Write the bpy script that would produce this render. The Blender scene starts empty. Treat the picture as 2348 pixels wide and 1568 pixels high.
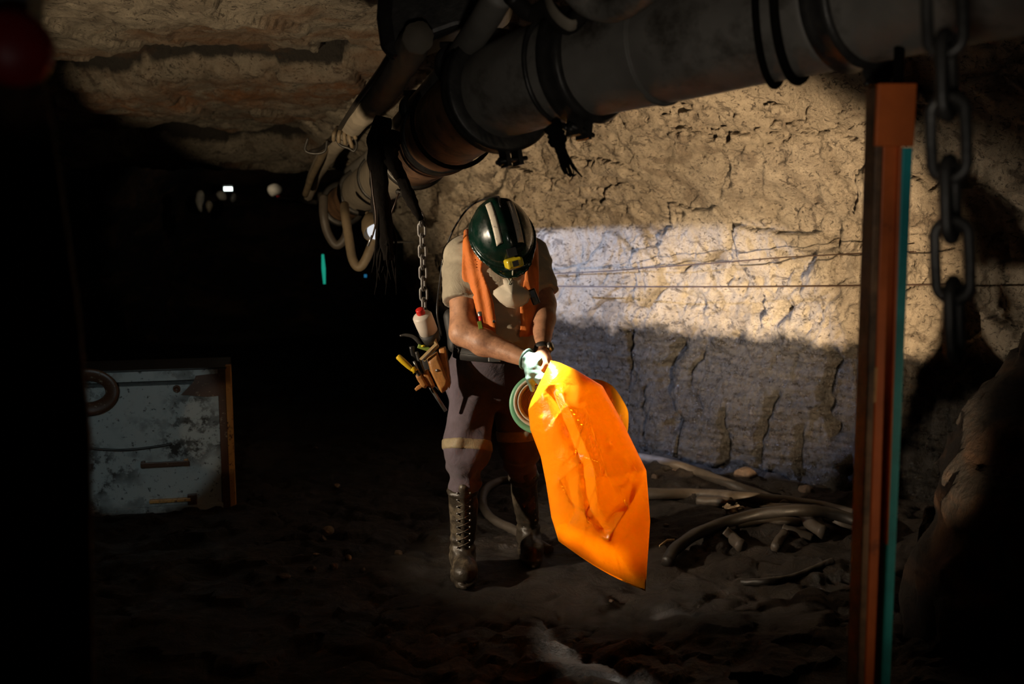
import bpy, math, random
import numpy as np
from mathutils import Vector, Matrix, Quaternion

scn = bpy.context.scene
COL = scn.collection
R = math.radians
# ------------------------------------------------------------------ camera
FOC, CX, CY = 2200.0, 1174.0, 784.0
PITCH = R(7.36)
CAMZ = 1.5
cam_d = bpy.data.cameras.new('camera')
cam = bpy.data.objects.new('camera', cam_d); COL.objects.link(cam)
cam.location = (0, 0, CAMZ); cam.rotation_euler = (R(90) - PITCH, 0, 0)
cam_d.sensor_width = 36; cam_d.lens = FOC / 2348 * 36
cam_d.clip_start = 0.05; cam_d.clip_end = 60
cam_d.dof.use_dof = True; cam_d.dof.focus_distance = 3.75; cam_d.dof.aperture_fstop = 2.4
scn.camera = cam

def at(px, py, Y):
    """point of the place at world depth Y seen along the ray of a pixel"""
    a = (px - CX) / FOC; b = (CY - py) / FOC
    d = Vector((a, math.cos(PITCH) + b * math.sin(PITCH), -math.sin(PITCH) + b * math.cos(PITCH)))
    k = Y / d.y
    return Vector((d.x * k, Y, CAMZ + d.z * k))
def atz(px, py, z=0.0):
    a = (px - CX) / FOC; b = (CY - py) / FOC
    d = Vector((a, math.cos(PITCH) + b * math.sin(PITCH), -math.sin(PITCH) + b * math.cos(PITCH)))
    k = (z - CAMZ) / d.z
    return Vector((d.x * k, d.y * k, z))

# ------------------------------------------------------------------ world, exposure
w = bpy.data.worlds.new('mine_dark'); scn.world = w; w.use_nodes = True
w.node_tree.nodes['Background'].inputs[0].default_value = (0.5, 0.35, 0.25, 1)
w.node_tree.nodes['Background'].inputs[1].default_value = 0.0006
scn.view_settings.view_transform = 'Standard'; scn.view_settings.look = 'None'
scn.view_settings.gamma = 1; scn.view_settings.use_curve_mapping = False
scn.view_settings.exposure = 0.0
scn.cycles.use_denoising = True; scn.cycles.adaptive_threshold = 0.015
scn.cycles.max_bounces = 6; scn.cycles.diffuse_bounces = 3
scn.cycles.sample_clamp_indirect = 3.0

# ------------------------------------------------------------------ lights (gallery lamps and added fill spots)
def spot(name, loc, aim, power, color, size, blend, radius=0.03):
    l = bpy.data.lights.new(name, 'SPOT'); l.energy = power; l.color = color
    l.spot_size = R(size); l.spot_blend = blend; l.shadow_soft_size = radius
    o = bpy.data.objects.new(name, l); COL.objects.link(o); o.location = loc
    o.rotation_euler = (Vector(aim) - Vector(loc)).to_track_quat('-Z', 'Y').to_euler()
    return o
WARM = (1.0, 0.72, 0.43); COOL = (0.50, 0.63, 1.0); TEAL = (0.74, 0.95, 1.0)
spot('wall_work_lamp', (1.0, 1.75, 0.42), (1.12, 5.2, 1.24), 1000, WARM, 42, 0.45, 0.03)
spot('wall_beam', (1.0, 1.75, 0.42), at(1680, 735, 5.2), 1500, (1.0, .80, .55), 20, 1.0, 0.03)
CL = at(890, 559, 5.27)
spot('shaded_lamp_light', CL, CL + Vector((1.33, .53, -.363)), 230, COOL, 62, 0.10, 0.003)
spot('side_lamp', (-2.9, 2.7, 1.35), at(1050, 850, 3.9), 400, (1, .82, .60), 37, 0.45, 0.04)
spot('roof_lamp', (-1.6, 1.9, 0.6), (-1.22, 5.48, 2.27), 290, (1.0, 0.78, 0.5), 39, 0.3, 0.03)
spot('cabinet_lamp', (-1.1, 1.0, 1.7), at(320, 975, 4.8), 45, TEAL, 13.5, 0.3, 0.02)
spot('cabinet_warm_fill', (-0.6, 1.2, 1.5), at(520, 980, 4.8), 22, WARM, 7, 0.2, 0.02)  # added narrow warm spot for the right third of the cabinet
spot('pipe_fill', (0.05, 0.3, 1.2), at(1520, 50, 2.5), 17, (1.0, .92, .8), 54, 1.0, 0.08)  # weak fill added to brighten the big pipe, no lamp there
spot('post_fill', (1.7, 0.9, 0.9), at(2050, 1130, 1.85), 10, (1.0, .8, .55), 44, 1.0, 0.04)  # added fill for the post only
spot('marker_fill', (-0.25, 0.1, 1.3), at(20, 60, 1.0), .5, (1, .95, .9), 16, 1.0, 0.02)  # small added spot that lifts the red marker and grey bracket

# ------------------------------------------------------------------ mesh helpers
def mesh_obj(name, verts, faces, mat, parent=None, smooth=True):
    me = bpy.data.meshes.new(name)
    me.from_pydata([tuple(map(float, v)) for v in verts], [], [tuple(map(int, f)) for f in faces])
    me.update()
    if smooth: me.polygons.foreach_set('use_smooth', [True] * len(me.polygons))
    o = bpy.data.objects.new(name, me); COL.objects.link(o)
    if mat: me.materials.append(mat)
    if parent is not None:
        o.parent = parent
        o.matrix_parent_inverse = parent_matrix(parent).inverted()
    return o
def parent_matrix(o):
    m = Matrix.LocRotScale(o.location, o.rotation_euler, o.scale)
    if o.parent: m = parent_matrix(o.parent) @ o.matrix_parent_inverse @ m
    return m
def tag(o, label=None, cat=None, group=None, kind=None):
    if label: o['label'] = label
    if cat: o['category'] = cat
    if group: o['group'] = group
    if kind: o['kind'] = kind
    return o
def empty(name, loc, label, cat, group=None):
    o = bpy.data.objects.new(name, None); COL.objects.link(o); o.location = loc
    o.empty_display_size = 0.05
    return tag(o, label, cat, group)
def copy_tree(o, parent=None):
    c = o.copy(); COL.objects.link(c)
    if parent is not None: c.parent = parent
    for ch in [x for x in bpy.data.objects if x.parent == o]: copy_tree(ch, c)
    return c
def join(*vf):
    V, F, n = [], [], 0
    for v, f in vf:
        V += [tuple(x) for x in v]; F += [tuple(i + n for i in q) for q in f]; n += len(v)
    return V, F

def smooth_path(pts, n):
    """Catmull-Rom through the points, n samples"""
    P = [Vector(p) for p in pts]
    P = [2 * P[0] - P[1]] + P + [2 * P[-1] - P[-2]]
    out = []; k = len(P) - 3
    for i in range(n):
        t = i / (n - 1) * k; j = min(int(t), k - 1); u = t - j
        a, b, c, d = P[j:j + 4]
        out.append(0.5 * ((2 * b) + (c - a) * u + (2 * a - 5 * b + 4 * c - d) * u * u + (3 * b - a - 3 * c + d) * u ** 3))
    return out
def tube(path, rad, seg=12, caps=True, closed=False, flat=1.0, wob=None):
    P = [Vector(p) for p in path]; n = len(P)
    rad = [rad] * n if isinstance(rad, (int, float)) else list(rad)
    if len(rad) != n: rad = list(np.interp(np.linspace(0, 1, n), np.linspace(0, 1, len(rad)), rad))
    V, F = [], []
    T = []
    for i in range(n):
        if closed: t = P[(i + 1) % n] - P[i - 1]
        else: t = P[min(i + 1, n - 1)] - P[max(i - 1, 0)]
        T.append(t.normalized())
    ref = Vector((0, 0, 1)) if abs(T[0].z) < .9 else Vector((1, 0, 0))
    nrm = (ref - T[0] * ref.dot(T[0])).normalized()
    for i in range(n):
        nrm = (nrm - T[i] * nrm.dot(T[i])).normalized(); b = T[i].cross(nrm)
        for k in range(seg):
            a = 2 * math.pi * k / seg; r = rad[i] * (wob(i, k) if wob else 1)
            V.append(P[i] + nrm * math.cos(a) * r + b * math.sin(a) * r * flat)
    for i in range(n if closed else n - 1):
        for k in range(seg):
            j = (i + 1) % n
            F.append((i * seg + k, i * seg + (k + 1) % seg, j * seg + (k + 1) % seg, j * seg + k))
    if caps and not closed:
        F.append(tuple(range(seg))[::-1]); F.append(tuple(range((n - 1) * seg, n * seg)))
    return V, F
def lathe(a, b, prof, seg=32, closed_ends=False):
    """profile [(t along a->b, radius)]"""
    a, b = Vector(a), Vector(b); ax = b - a; T = ax.normalized()
    ref = Vector((0, 0, 1)) if abs(T.z) < .9 else Vector((1, 0, 0))
    n = (ref - T * ref.dot(T)).normalized(); m = T.cross(n)
    V, F = [], []
    for t, r in prof:
        for k in range(seg):
            an = 2 * math.pi * k / seg
            V.append(a + ax * t + n * math.cos(an) * r + m * math.sin(an) * r)
    for i in range(len(prof) - 1):
        for k in range(seg):
            F.append((i * seg + k, i * seg + (k + 1) % seg, (i + 1) * seg + (k + 1) % seg, (i + 1) * seg + k))
    if closed_ends: F.append(tuple(range(seg))[::-1]); F.append(tuple(range((len(prof) - 1) * seg, len(prof) * seg)))
    return V, F
def boxm(c, s, M=None):
    c = Vector(c); V = []
    for x in (-1, 1):
        for y in (-1, 1):
            for z in (-1, 1):
                v = Vector((x * s[0] / 2, y * s[1] / 2, z * s[2] / 2))
                V.append((M @ v if M else v) + c)
    return V, [(0, 1, 3, 2), (4, 6, 7, 5), (0, 4, 5, 1), (2, 3, 7, 6), (0, 2, 6, 4), (1, 5, 7, 3)]
def bevel(o, w, seg=2):
    m = o.modifiers.new('bevel', 'BEVEL'); m.width = w; m.segments = seg; m.limit_method = 'ANGLE'
    return o
def plate(poly, thick, puff=0.0):
    """a polygon (world points, roughly facing the camera) given its real thickness away from the viewer"""
    P = [Vector(p) for p in poly]; c = sum(P, Vector()) / len(P)
    n = Vector()
    for i in range(len(P)): n += (P[i] - c).cross(P[(i + 1) % len(P)] - c)
    n.normalize()
    if n.y > 0: n = -n
    k = len(P)
    inner = [c + (p - c) * 0.72 + n * puff for p in P]
    V = P + inner + [p - n * thick for p in P]
    F = [(i, (i + 1) % k, k + (i + 1) % k, k + i) for i in range(k)] + [tuple(range(k, 2 * k))]
    F += [((i + 1) % k, i, 2 * k + i, 2 * k + (i + 1) % k) for i in range(k)] + [tuple(range(2 * k, 3 * k))[::-1]]
    return V, F

# ------------------------------------------------------------------ numpy noise
def _hash(ix, iy, iz, s):
    h = (ix.astype(np.uint32) * np.uint32(374761393) + iy.astype(np.uint32) * np.uint32(668265263)
         + iz.astype(np.uint32) * np.uint32(2147483647) + np.uint32((s * 144665) & 0xffffffff))
    h = (h ^ (h >> np.uint32(13))) * np.uint32(1274126177)
    h = (h ^ (h >> np.uint32(15))) * np.uint32(2246822519)
    return ((h ^ (h >> np.uint32(16))) & np.uint32(0xffff)).astype(np.float64) / 32767.5 - 1
def noise(p, f=1.0, s=0):
    if np.isscalar(f): q = p * f
    else: q = p * np.asarray(f)
    i = np.floor(q).astype(np.int64); t = q - i; t = t * t * (3 - 2 * t)
    r = 0
    for dx in (0, 1):
        wx = t[:, 0] if dx else 1 - t[:, 0]
        for dy in (0, 1):
            wy = t[:, 1] if dy else 1 - t[:, 1]
            for dz in (0, 1):
                wz = t[:, 2] if dz else 1 - t[:, 2]
                r = r + wx * wy * wz * _hash(i[:, 0] + dx, i[:, 1] + dy, i[:, 2] + dz, s)
    return r
def fbm(p, f, o=4, s=0, g=0.5):
    r, a = 0, 1.0; f = np.asarray(f, float)
    for k in range(o):
        r = r + a * noise(p + k * 7.3, f * 2 ** k, s + k); a *= g
    return r
def ridge(p, f, o=3, s=0):
    r, a = 0, 1.0; f = np.asarray(f, float)
    for k in range(o):
        r = r + a * (1 - 2.2 * np.abs(noise(p + k * 3.1, f * 2 ** k, s + k))); a *= .5
    return r
def cells(p, f, s=0):
    """facet-like stepped noise: random plateau per cell plus edge distance"""
    q = p * np.asarray(f, float); i = np.floor(q).astype(np.int64)
    best = np.full(len(p), 9e9); sec = best.copy(); val = np.zeros(len(p))
    for dx in (-1, 0, 1):
        for dy in (-1, 0, 1):
            for dz in (-1, 0, 1):
                a, b, c = i[:, 0] + dx, i[:, 1] + dy, i[:, 2] + dz
                h1, h2, h3, h4 = (_hash(a, b, c, s + k) for k in range(4))
                d = (a + .5 + h1 * .45 - q[:, 0]) ** 2 + (b + .5 + h2 * .45 - q[:, 1]) ** 2 + (c + .5 + h3 * .45 - q[:, 2]) ** 2
                m = d < best
                sec = np.where(m, best, np.minimum(sec, d)); best = np.where(m, d, best); val = np.where(m, h4, val)
    return val, np.sqrt(sec) - np.sqrt(best)
def sstep(a, b, x):
    t = np.clip((x - a) / (b - a), 0, 1); return t * t * (3 - 2 * t)

# ------------------------------------------------------------------ signed distance modelling
def V3(v): return np.array(v, float)
def cap(p, a, b, ra, rb=None, axis=None, flat=1.0):
    a, b = V3(a), V3(b); rb = ra if rb is None else rb
    d = b - a; t = np.clip((p - a) @ d / (d @ d), 0, 1)
    v = p - (a + t[:, None] * d)
    if axis is not None:
        ax = V3(axis) / np.linalg.norm(V3(axis)); c = v @ ax
        v = v + (c * (flat - 1))[:, None] * ax
    return np.linalg.norm(v, axis=1) - (ra + t * (rb - ra))
def ell(p, c, r, M=None):
    q = p - V3(c)
    if M is not None: q = q @ np.array(M)
    r = V3(r); k0 = np.linalg.norm(q / r, axis=1); k1 = np.linalg.norm(q / r ** 2, axis=1) + 1e-9
    return k0 * (k0 - 1) / k1
def smin(a, b, k):
    h = np.clip(.5 + .5 * (b - a) / k, 0, 1); return b * (1 - h) + a * h - k * h * (1 - h)
def smax(a, b, k): return -smin(-a, -b, k)
def half(p, c, n):
    n = V3(n) / np.linalg.norm(V3(n)); return (p - V3(c)) @ n
def surf(f, lo, hi, h):
    """surface nets over the box lo..hi"""
    lo, hi = V3(lo), V3(hi); n = np.ceil((hi - lo) / h).astype(int) + 1
    xs = [lo[k] + h * np.arange(n[k]) for k in range(3)]
    D = np.empty(n)
    for i in range(0, n[0], 12):
        g = np.stack(np.meshgrid(xs[0][i:i + 12], xs[1], xs[2], indexing='ij'), -1)
        D[i:i + 12] = f(g.reshape(-1, 3)).reshape(g.shape[:3])
    S = D < 0
    m = tuple(k - 1 for k in n)
    c = [(a, b, d) for a in (0, 1) for b in (0, 1) for d in (0, 1)]
    sl = lambda A, o: A[o[0]:o[0] + m[0], o[1]:o[1] + m[1], o[2]:o[2] + m[2]]
    cnt = sum(sl(S, o).astype(int) for o in c)
    act = (cnt > 0) & (cnt < 8)
    idx = -np.ones(m, int); ii = np.argwhere(act); idx[act] = np.arange(len(ii))
    acc = np.zeros((len(ii), 3)); num = np.zeros(len(ii))
    for p_ in range(8):
        for q_ in range(p_ + 1, 8):
            a, b = c[p_], c[q_]
            if sum(abs(a[k] - b[k]) for k in range(3)) != 1: continue
            da = sl(D, a)[act]; db = sl(D, b)[act]
            x = (da < 0) != (db < 0)
            t = np.where(x, da / np.where(x, da - db, 1), 0)
            pt = np.array(a)[None] + t[:, None] * (np.array(b) - np.array(a))[None]
            acc[x] += pt[x]; num[x] += 1
    V = lo + h * (ii + acc / num[:, None])
    F = []
    for ax in range(3):
        o1, o2 = [(1, 2), (2, 0), (0, 1)][ax]
        sh = [0, 0, 0]; sh[ax] = 1
        A = S[1:-1, 1:-1, 1:-1]
        rng = [slice(1, n[k] - 1) for k in range(3)]
        r2 = list(rng); r2[ax] = slice(2, n[ax])
        A = S[tuple(rng)]; B = S[tuple(r2)]
        for flip, M_ in ((False, A & ~B), (True, B & ~A)):
            e = np.argwhere(M_) + 1
            if not len(e): continue
            e = e[e[:, ax] < m[ax]]
            u = np.zeros(3, int); u[o1] = 1; v = np.zeros(3, int); v[o2] = 1
            q = [idx[tuple((e - a_).T)] for a_ in (u + v, v, np.zeros(3, int), u)]
            q = np.stack(q if not flip else q[::-1], 1)
            F.append(q[(q >= 0).all(1)])
    return V, np.concatenate(F)

# ------------------------------------------------------------------ materials
class NT:
    def __init__(s, name):
        s.m = bpy.data.materials.new(name); s.m.use_nodes = True
        s.t = s.m.node_tree; s.b = s.t.nodes['Principled BSDF']; s.out = s.t.nodes['Material Output']
        s.co = s.t.nodes.new('ShaderNodeTexCoord').outputs['Object']
    def n(s, ty, **kw):
        o = s.t.nodes.new(ty)
        for k, v in kw.items(): setattr(o, k, v)
        return o
    def l(s, a, b): s.t.links.new(a, b)
    def mapped(s, scale=(1, 1, 1), rot=(0, 0, 0)):
        m = s.n('ShaderNodeMapping'); m.inputs['Scale'].default_value = scale; m.inputs['Rotation'].default_value = rot
        s.l(s.co, m.inputs[0]); return m.outputs[0]
    def noise(s, sc, detail=6, rough=.6, dist=0, vec=None):
        o = s.n('ShaderNodeTexNoise'); o.inputs['Scale'].default_value = sc; o.inputs['Detail'].default_value = detail
        o.inputs['Roughness'].default_value = rough; o.inputs['Distortion'].default_value = dist
        s.l(vec if vec else s.co, o.inputs['Vector']); return o.outputs[0]
    def voro(s, sc, feat='F1', vec=None, out='Distance'):
        o = s.n('ShaderNodeTexVoronoi', feature=feat); o.inputs['Scale'].default_value = sc
        s.l(vec if vec else s.co, o.inputs['Vector']); return o.outputs[out]
    def ramp(s, src, stops, interp='LINEAR'):
        o = s.n('ShaderNodeValToRGB'); o.color_ramp.interpolation = interp; e = o.color_ramp.elements
        while len(e) < len(stops): e.new(.5)
        for k, (p, c) in enumerate(stops):
            e[k].position = p; e[k].color = (*c, 1) if isinstance(c, (tuple, list)) else (c, c, c, 1)
        s.l(src, o.inputs[0]); return o.outputs[0]
    def mix(s, f, a, b, mode='MIX'):
        o = s.n('ShaderNodeMix', data_type='RGBA', blend_type=mode)
        for src, i in ((f, 0), (a, 6), (b, 7)):
            if isinstance(src, (int, float)): o.inputs[i].default_value = src
            elif isinstance(src, tuple): o.inputs[i].default_value = (*src, 1)
            else: s.l(src, o.inputs[i])
        return o.outputs[2]
    def math(s, op, a, b=0.0, c=0.0, clamp=False):
        o = s.n('ShaderNodeMath', operation=op, use_clamp=clamp)
        for i, v in enumerate((a, b, c)):
            if isinstance(v, (int, float)): o.inputs[i].default_value = v
            else: s.l(v, o.inputs[i])
        return o.outputs[0]
    def bump(s, h, strength=.5, dist=.01, prev=None):
        o = s.n('ShaderNodeBump'); o.inputs['Strength'].default_value = strength; o.inputs['Distance'].default_value = dist
        s.l(h, o.inputs['Height'])
        if prev: s.l(prev, o.inputs['Normal'])
        s.l(o.outputs[0], s.b.inputs['Normal']); return o.outputs[0]
    def set(s, **kw):
        for k, v in kw.items():
            i = s.b.inputs[k.replace('_', ' ')]
            if isinstance(v, (int, float)): i.default_value = v
            elif isinstance(v, tuple): i.default_value = (*v, 1)
            else: s.l(v, i)
        return s.m

def simple(name, col, rough=.6, metal=0.0, var=.25, sc=14, bump=.3, bd=.002, bsc=60, spec=.5, dirt=None, dirt_amt=.5, dsc=6):
    t = NT(name)
    c = t.mix(t.ramp(t.noise(sc), [(.3, 0.0), (.7, 1.0)]), tuple(x * (1 - var) for x in col), tuple(min(1, x * (1 + var)) for x in col))
    if dirt:
        c = t.mix(t.ramp(t.noise(dsc, 8, .7), [(1 - dirt_amt - .08, 0.0), (1 - dirt_amt + .08, 1.0)]), c, dirt)
    t.bump(t.noise(bsc, 5), bump, bd)
    m = t.set(Base_Color=c, Roughness=rough, Metallic=metal)
    t.b.inputs['Specular IOR Level'].default_value = spec
    return m

def rock_mat(name, seam=True, tint=(1, 1, 1), seam_z=.86, rust=0.0, gain=1.0):
    t = NT(name)
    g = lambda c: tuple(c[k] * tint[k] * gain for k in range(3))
    big = t.noise(1.6, 4, .55)
    med = t.noise(7, 8, .7)
    up = t.mix(t.ramp(med, [(.33, 0.0), (.62, 1.0)]), g((.25, .20, .145)), g((.50, .42, .32)))
    up = t.mix(t.ramp(big, [(.45, 0.0), (.62, 1.0)]), up, g((.44, .37, .28)))
    # grey-brown fresh faces
    v = t.voro(2.3, vec=t.mix(.12, t.co, t.n('ShaderNodeTexNoise').outputs[1]), out='Color')
    patch = t.ramp(t.math('MULTIPLY', t.noise(2.6, 3, .5, 1.2), 1.0), [(.60, 0.0), (.64, 1.0)])
    up = t.mix(t.math('MULTIPLY', patch, .55), up, g((.17, .125, .085)))
    # flaky dark chips
    chip_v = t.mapped((1, 1, 1.5), (0, .5, .3))
    chip = t.ramp(t.noise(24, 7, .66, 1.8, chip_v), [(.385, 1.0), (.435, 0.0)])
    up = t.mix(t.math('MULTIPLY', chip, .85), up, g((.05, .036, .025)))
    chip2 = t.ramp(t.noise(6.5, 7, .68, 1.2, chip_v), [(.375, 1.0), (.425, 0.0)])
    up = t.mix(t.math('MULTIPLY', chip2, .75), up, g((.075, .055, .04)))
    if rust:
        sh_ = t.n('ShaderNodeAttribute', attribute_name='crevice_shade').outputs['Fac']; oc_ = t.n('ShaderNodeAttribute', attribute_name='ochre').outputs['Fac']
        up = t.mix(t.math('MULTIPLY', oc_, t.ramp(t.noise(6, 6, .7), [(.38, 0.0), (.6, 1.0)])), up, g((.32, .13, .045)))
        up = t.mix(t.ramp(t.math('ADD', sh_, t.math('MULTIPLY', t.math('SUBTRACT', t.noise(12, 5, .7), .5), .5)), [(.35, 0.0), (.55, .94)]), up, (.012, .009, .007))  # near-black along the roof crevices: their shade put into the colour
        r = t.ramp(t.noise(1.1, 5, .6, .5, t.mapped((1, 2.2, 3))), [(.5, 0.0), (.66, 1.0)])
        up = t.mix(t.math('MULTIPLY', r, rust), up, (.17, .075, .028))
    h1 = t.noise(16, 10, .68, .9); h2 = t.voro(38, 'F1'); h3 = t.noise(70, 4, .6)
    if seam:
        strat = t.noise(5, 8, .7, .4, t.mapped((1, 1, 9)))
        vert = t.noise(9, 6, .7, .6, t.mapped((2.5, 2.5, .45)))
        cc = t.mix(t.ramp(strat, [(.35, 0.0), (.65, 1.0)]), (.010, .009, .008), (.052, .043, .034))
        cc = t.mix(t.math('MULTIPLY', t.ramp(vert, [(.33, 1.0), (.42, 0.0)]), .8), cc, (.012, .01, .009))
        sp = t.n('ShaderNodeSeparateXYZ'); t.l(t.co, sp.inputs[0])
        zz = t.math('ADD', sp.outputs[2], t.math('MULTIPLY', t.math('SUBTRACT', t.noise(4.5, 7, .65), .5), .38))
        f = t.ramp(t.math('MULTIPLY_ADD', zz, 1.0, 1 - seam_z - .5), [(.455, 0.0), (.53, 1.0)])
        col = t.mix(f, cc, up)
        rough = t.mix(f, t.ramp(t.noise(30, 4), [(.38, .16), (.6, .55)]), (.85, .85, .85))
        t.set(Roughness=rough)
        t.b.inputs['Specular IOR Level'].default_value = .6
        b0 = t.bump(t.math('ADD', strat, t.math('MULTIPLY', vert, 1.5)), .8, .035)
    else:
        col = up; t.set(Roughness=.9); b0 = None
    b1 = t.bump(h1, 1.0, .04, b0)
    b1 = t.bump(t.noise(34, 8, .7, 2.0, t.mapped((1, 1, .6), (0, .6, 0))), .9, .018, b1)
    b2 = t.bump(h2, .5, .008, b1)
    t.bump(h3, .4, .004, b2)
    return t.set(Base_Color=col)

M = {}
M['rock'] = rock_mat('wall_rock')
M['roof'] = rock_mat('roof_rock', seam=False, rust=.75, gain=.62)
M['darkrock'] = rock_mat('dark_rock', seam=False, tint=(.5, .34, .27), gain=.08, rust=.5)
def floor_mat():
    t = NT('mine_mud')
    c = t.mix(t.ramp(t.noise(2.2, 8, .65), [(.35, 0.0), (.65, 1.0)]), (.017, .011, .0075), (.050, .034, .022))
    c = t.mix(t.ramp(t.noise(60, 3, .6), [(.72, 0.0), (.76, 1.0)]), c, (.22, .17, .12))
    r = t.ramp(t.noise(1.3, 5, .6), [(.38, .35), (.58, .85)])
    b = t.bump(t.noise(9, 10, .72, .6), 1.0, .07)
    b = t.bump(t.voro(26, 'F1'), .4, .012, b)
    t.bump(t.noise(90, 3), .35, .004, b)
    return t.set(Base_Color=c, Roughness=r)
M['floor'] = floor_mat()
M['pipe'] = simple('grey_dusty_pipe', (.20, .18, .155), .55, 0, .25, 5, .35, .004, 25, dirt=(.05, .04, .03), dirt_amt=.42, dsc=4)
M['pipe_rust'] = simple('rusty_pipe', (.23, .12, .06), .6, .1, .4, 7, .4, .004, 30, dirt=(.05, .03, .02), dirt_amt=.45)
M['paleduct'] = simple('pale_duct_cloth', (.26, .215, .16), .8, 0, .2, 8, .4, .004, 30)
M['iron'] = simple('dark_iron', (.055, .05, .045), .45, .5, .4, 20, .4, .003, 50)
M['steel'] = simple('worn_steel', (.30, .30, .30), .38, .8, .3, 20, .3, .002, 60)
M['chain'] = simple('galvanised_chain', (.20, .19, .18), .5, .4, .3, 30, .3, .002, 80)
M['rag'] = simple('tarry_black_rag', (.006, .0045, .0035), .9, 0, .4, 10, .6, .006, 30)
M['rag'].node_tree.nodes['Principled BSDF'].inputs['Specular IOR Level'].default_value = .08
M['hose'] = simple('muddy_hose', (.075, .060, .047), .55, 0, .25, 12, .5, .004, 40)
M['hose_dark'] = simple('dark_hose', (.022, .018, .015), .5, 0, .25, 12, .4, .004, 40)
M['hose_tan'] = simple('tan_hose', (.17, .125, .075), .6, 0, .25, 12, .4, .004, 40)
M['wire'] = simple('thin_wire', (.05, .03, .02), .5, .3)
M['stone'] = simple('pale_stone', (.24, .17, .11), .8, 0, .35, 30, .8, .01, 40)
M['stone_dark'] = simple('muddy_stone', (.09, .06, .042), .8, 0, .35, 30, .8, .01, 40)
M['skin'] = simple('skin', (.54, .27, .15), .5, 0, .16, 30, .35, .002, 120, dirt=(.28, .13, .075), dirt_amt=.42, dsc=11)
M['glove'] = simple('latex_glove', (.14, .24, .205), .45, 0, .08, 18, .5, .003, 45)
M['hair'] = simple('dark_hair', (.03, .02, .015), .6, 0, .3, 80, .6, .003, 200)
def cloth(name, col, var=.15, sc=9, bs=.6, rough=.9, dirt=None, amt=.4, wv=420):
    t = NT(name)
    c = t.mix(t.ramp(t.noise(sc), [(.3, 0.0), (.7, 1.0)]), tuple(x * (1 - var) for x in col), tuple(x * (1 + var) for x in col))
    if dirt: c = t.mix(t.math('MULTIPLY', t.ramp(t.noise(5, 6, .65), [(1 - amt - .12, 0.0), (1 - amt + .12, 1.0)]), .7), c, dirt)
    b = t.bump(t.noise(14, 5, .6, 1.2), bs, .008)
    t.bump(t.noise(wv, 2), .3, .0008, b)
    t.b.inputs['Sheen Weight'].default_value = .15
    return t.set(Base_Color=c, Roughness=rough)
M['shirt'] = cloth('khaki_shirt', (.45, .385, .28), dirt=(.24, .20, .14))
M['vest'] = cloth('orange_vest', (.78, .20, .025), rough=.7, dirt=(.35, .10, .02), amt=.35)
M['trousers'] = cloth('purple_grey_trousers', (.115, .088, .112), .2, dirt=(.05, .035, .035), amt=.45)
M['tape'] = cloth('dirty_reflective_tape', (.27, .21, .12), .25, 30, rough=.6)
M['boot'] = simple('muddy_boot_leather', (.040, .031, .022), .42, 0, .4, 18, .7, .006, 35, dirt=(.17, .135, .09), dirt_amt=.40, dsc=9)
M['lace'] = simple('boot_lace', (.13, .11, .08), .6)
M['webbing'] = simple('black_webbing', (.025, .023, .022), .6)
M['leather'] = simple('tan_leather', (.42, .19, .055), .42, 0, .3, 22, .5, .003, 60, dirt=(.13, .06, .02), dirt_amt=.36, dsc=14)
def helmet_mat():
    t = NT('green_hard_hat')
    c = t.mix(t.ramp(t.noise(9, 6, .7), [(.40, 0.0), (.75, 1.0)]), (.002, .022, .014), (.010, .012, .008))
    t.bump(t.noise(40, 4), .08, .001)
    t.b.inputs['Coat Weight'].default_value = .6; t.b.inputs['Coat Roughness'].default_value = .12
    return t.set(Base_Color=c, Roughness=t.ramp(t.noise(25, 6), [(.4, .18), (.7, .45)]))
M['helmet'] = helmet_mat()
def stripe_mat():
    t = NT('worn_silver_tape')
    c = t.mix(t.ramp(t.noise(55, 6, .75), [(.33, 0.0), (.45, 1.0)]), (.09, .075, .055), (.66, .58, .47))
    t.bump(t.noise(80, 4), .4, .001)
    return t.set(Base_Color=c, Roughness=.45)
M['stripe'] = stripe_mat()
M['yellow'] = simple('yellow_plastic', (.72, .55, .02), .35, 0, .15, 20, .1)
M['screw_yellow'] = simple('amber_handle', (.66, .43, .02), .2, 0, .15, 20, .1)
M['black'] = simple('black_plastic', (.015, .014, .014), .35)
M['red'] = simple('red_cap', (.62, .02, .015), .4, 0, .1)
M['green'] = simple('green_plastic', (.20, .28, .04), .5)
M['wood'] = simple('pale_wood', (.50, .36, .18), .6)
M['bottle'] = simple('milky_bottle', (.62, .55, .47), .45, 0, .08, 12, .15)
M['mask'] = simple('mask_fabric', (.68, .59, .46), .85, 0, .07, 20, .35, .002, 120)
M['card'] = simple('dusty_cardboard', (.45, .25, .11), .8)
M['rim_green'] = simple('green_rim', (.16, .42, .24), .4, 0, .15)
M['cream'] = simple('cream_rim', (.55, .54, .42), .5, 0, .08)
def bag_mat():
    t = NT('orange_plastic_film')
    t.bump(t.noise(26, 5, .6, 1.4), .35, .006, t.bump(t.noise(8, 3, .5, .8, t.mapped((1.4, 1, .5))), .3, .02))
    nb = t.b.inputs['Normal'].links[0].from_socket
    t.set(Base_Color=(.98, .43, .012), Roughness=.26)
    tr = t.n('ShaderNodeBsdfTranslucent'); tr.inputs[0].default_value = (1.0, .56, .018, 1); t.l(nb, tr.inputs[1])
    mx = t.n('ShaderNodeMixShader'); mx.inputs[0].default_value = .42
    t.l(t.b.outputs[0], mx.inputs[1]); t.l(tr.outputs[0], mx.inputs[2]); t.l(mx.outputs[0], t.out.inputs[0])
    return t.m
M['bag'] = bag_mat()
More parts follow.
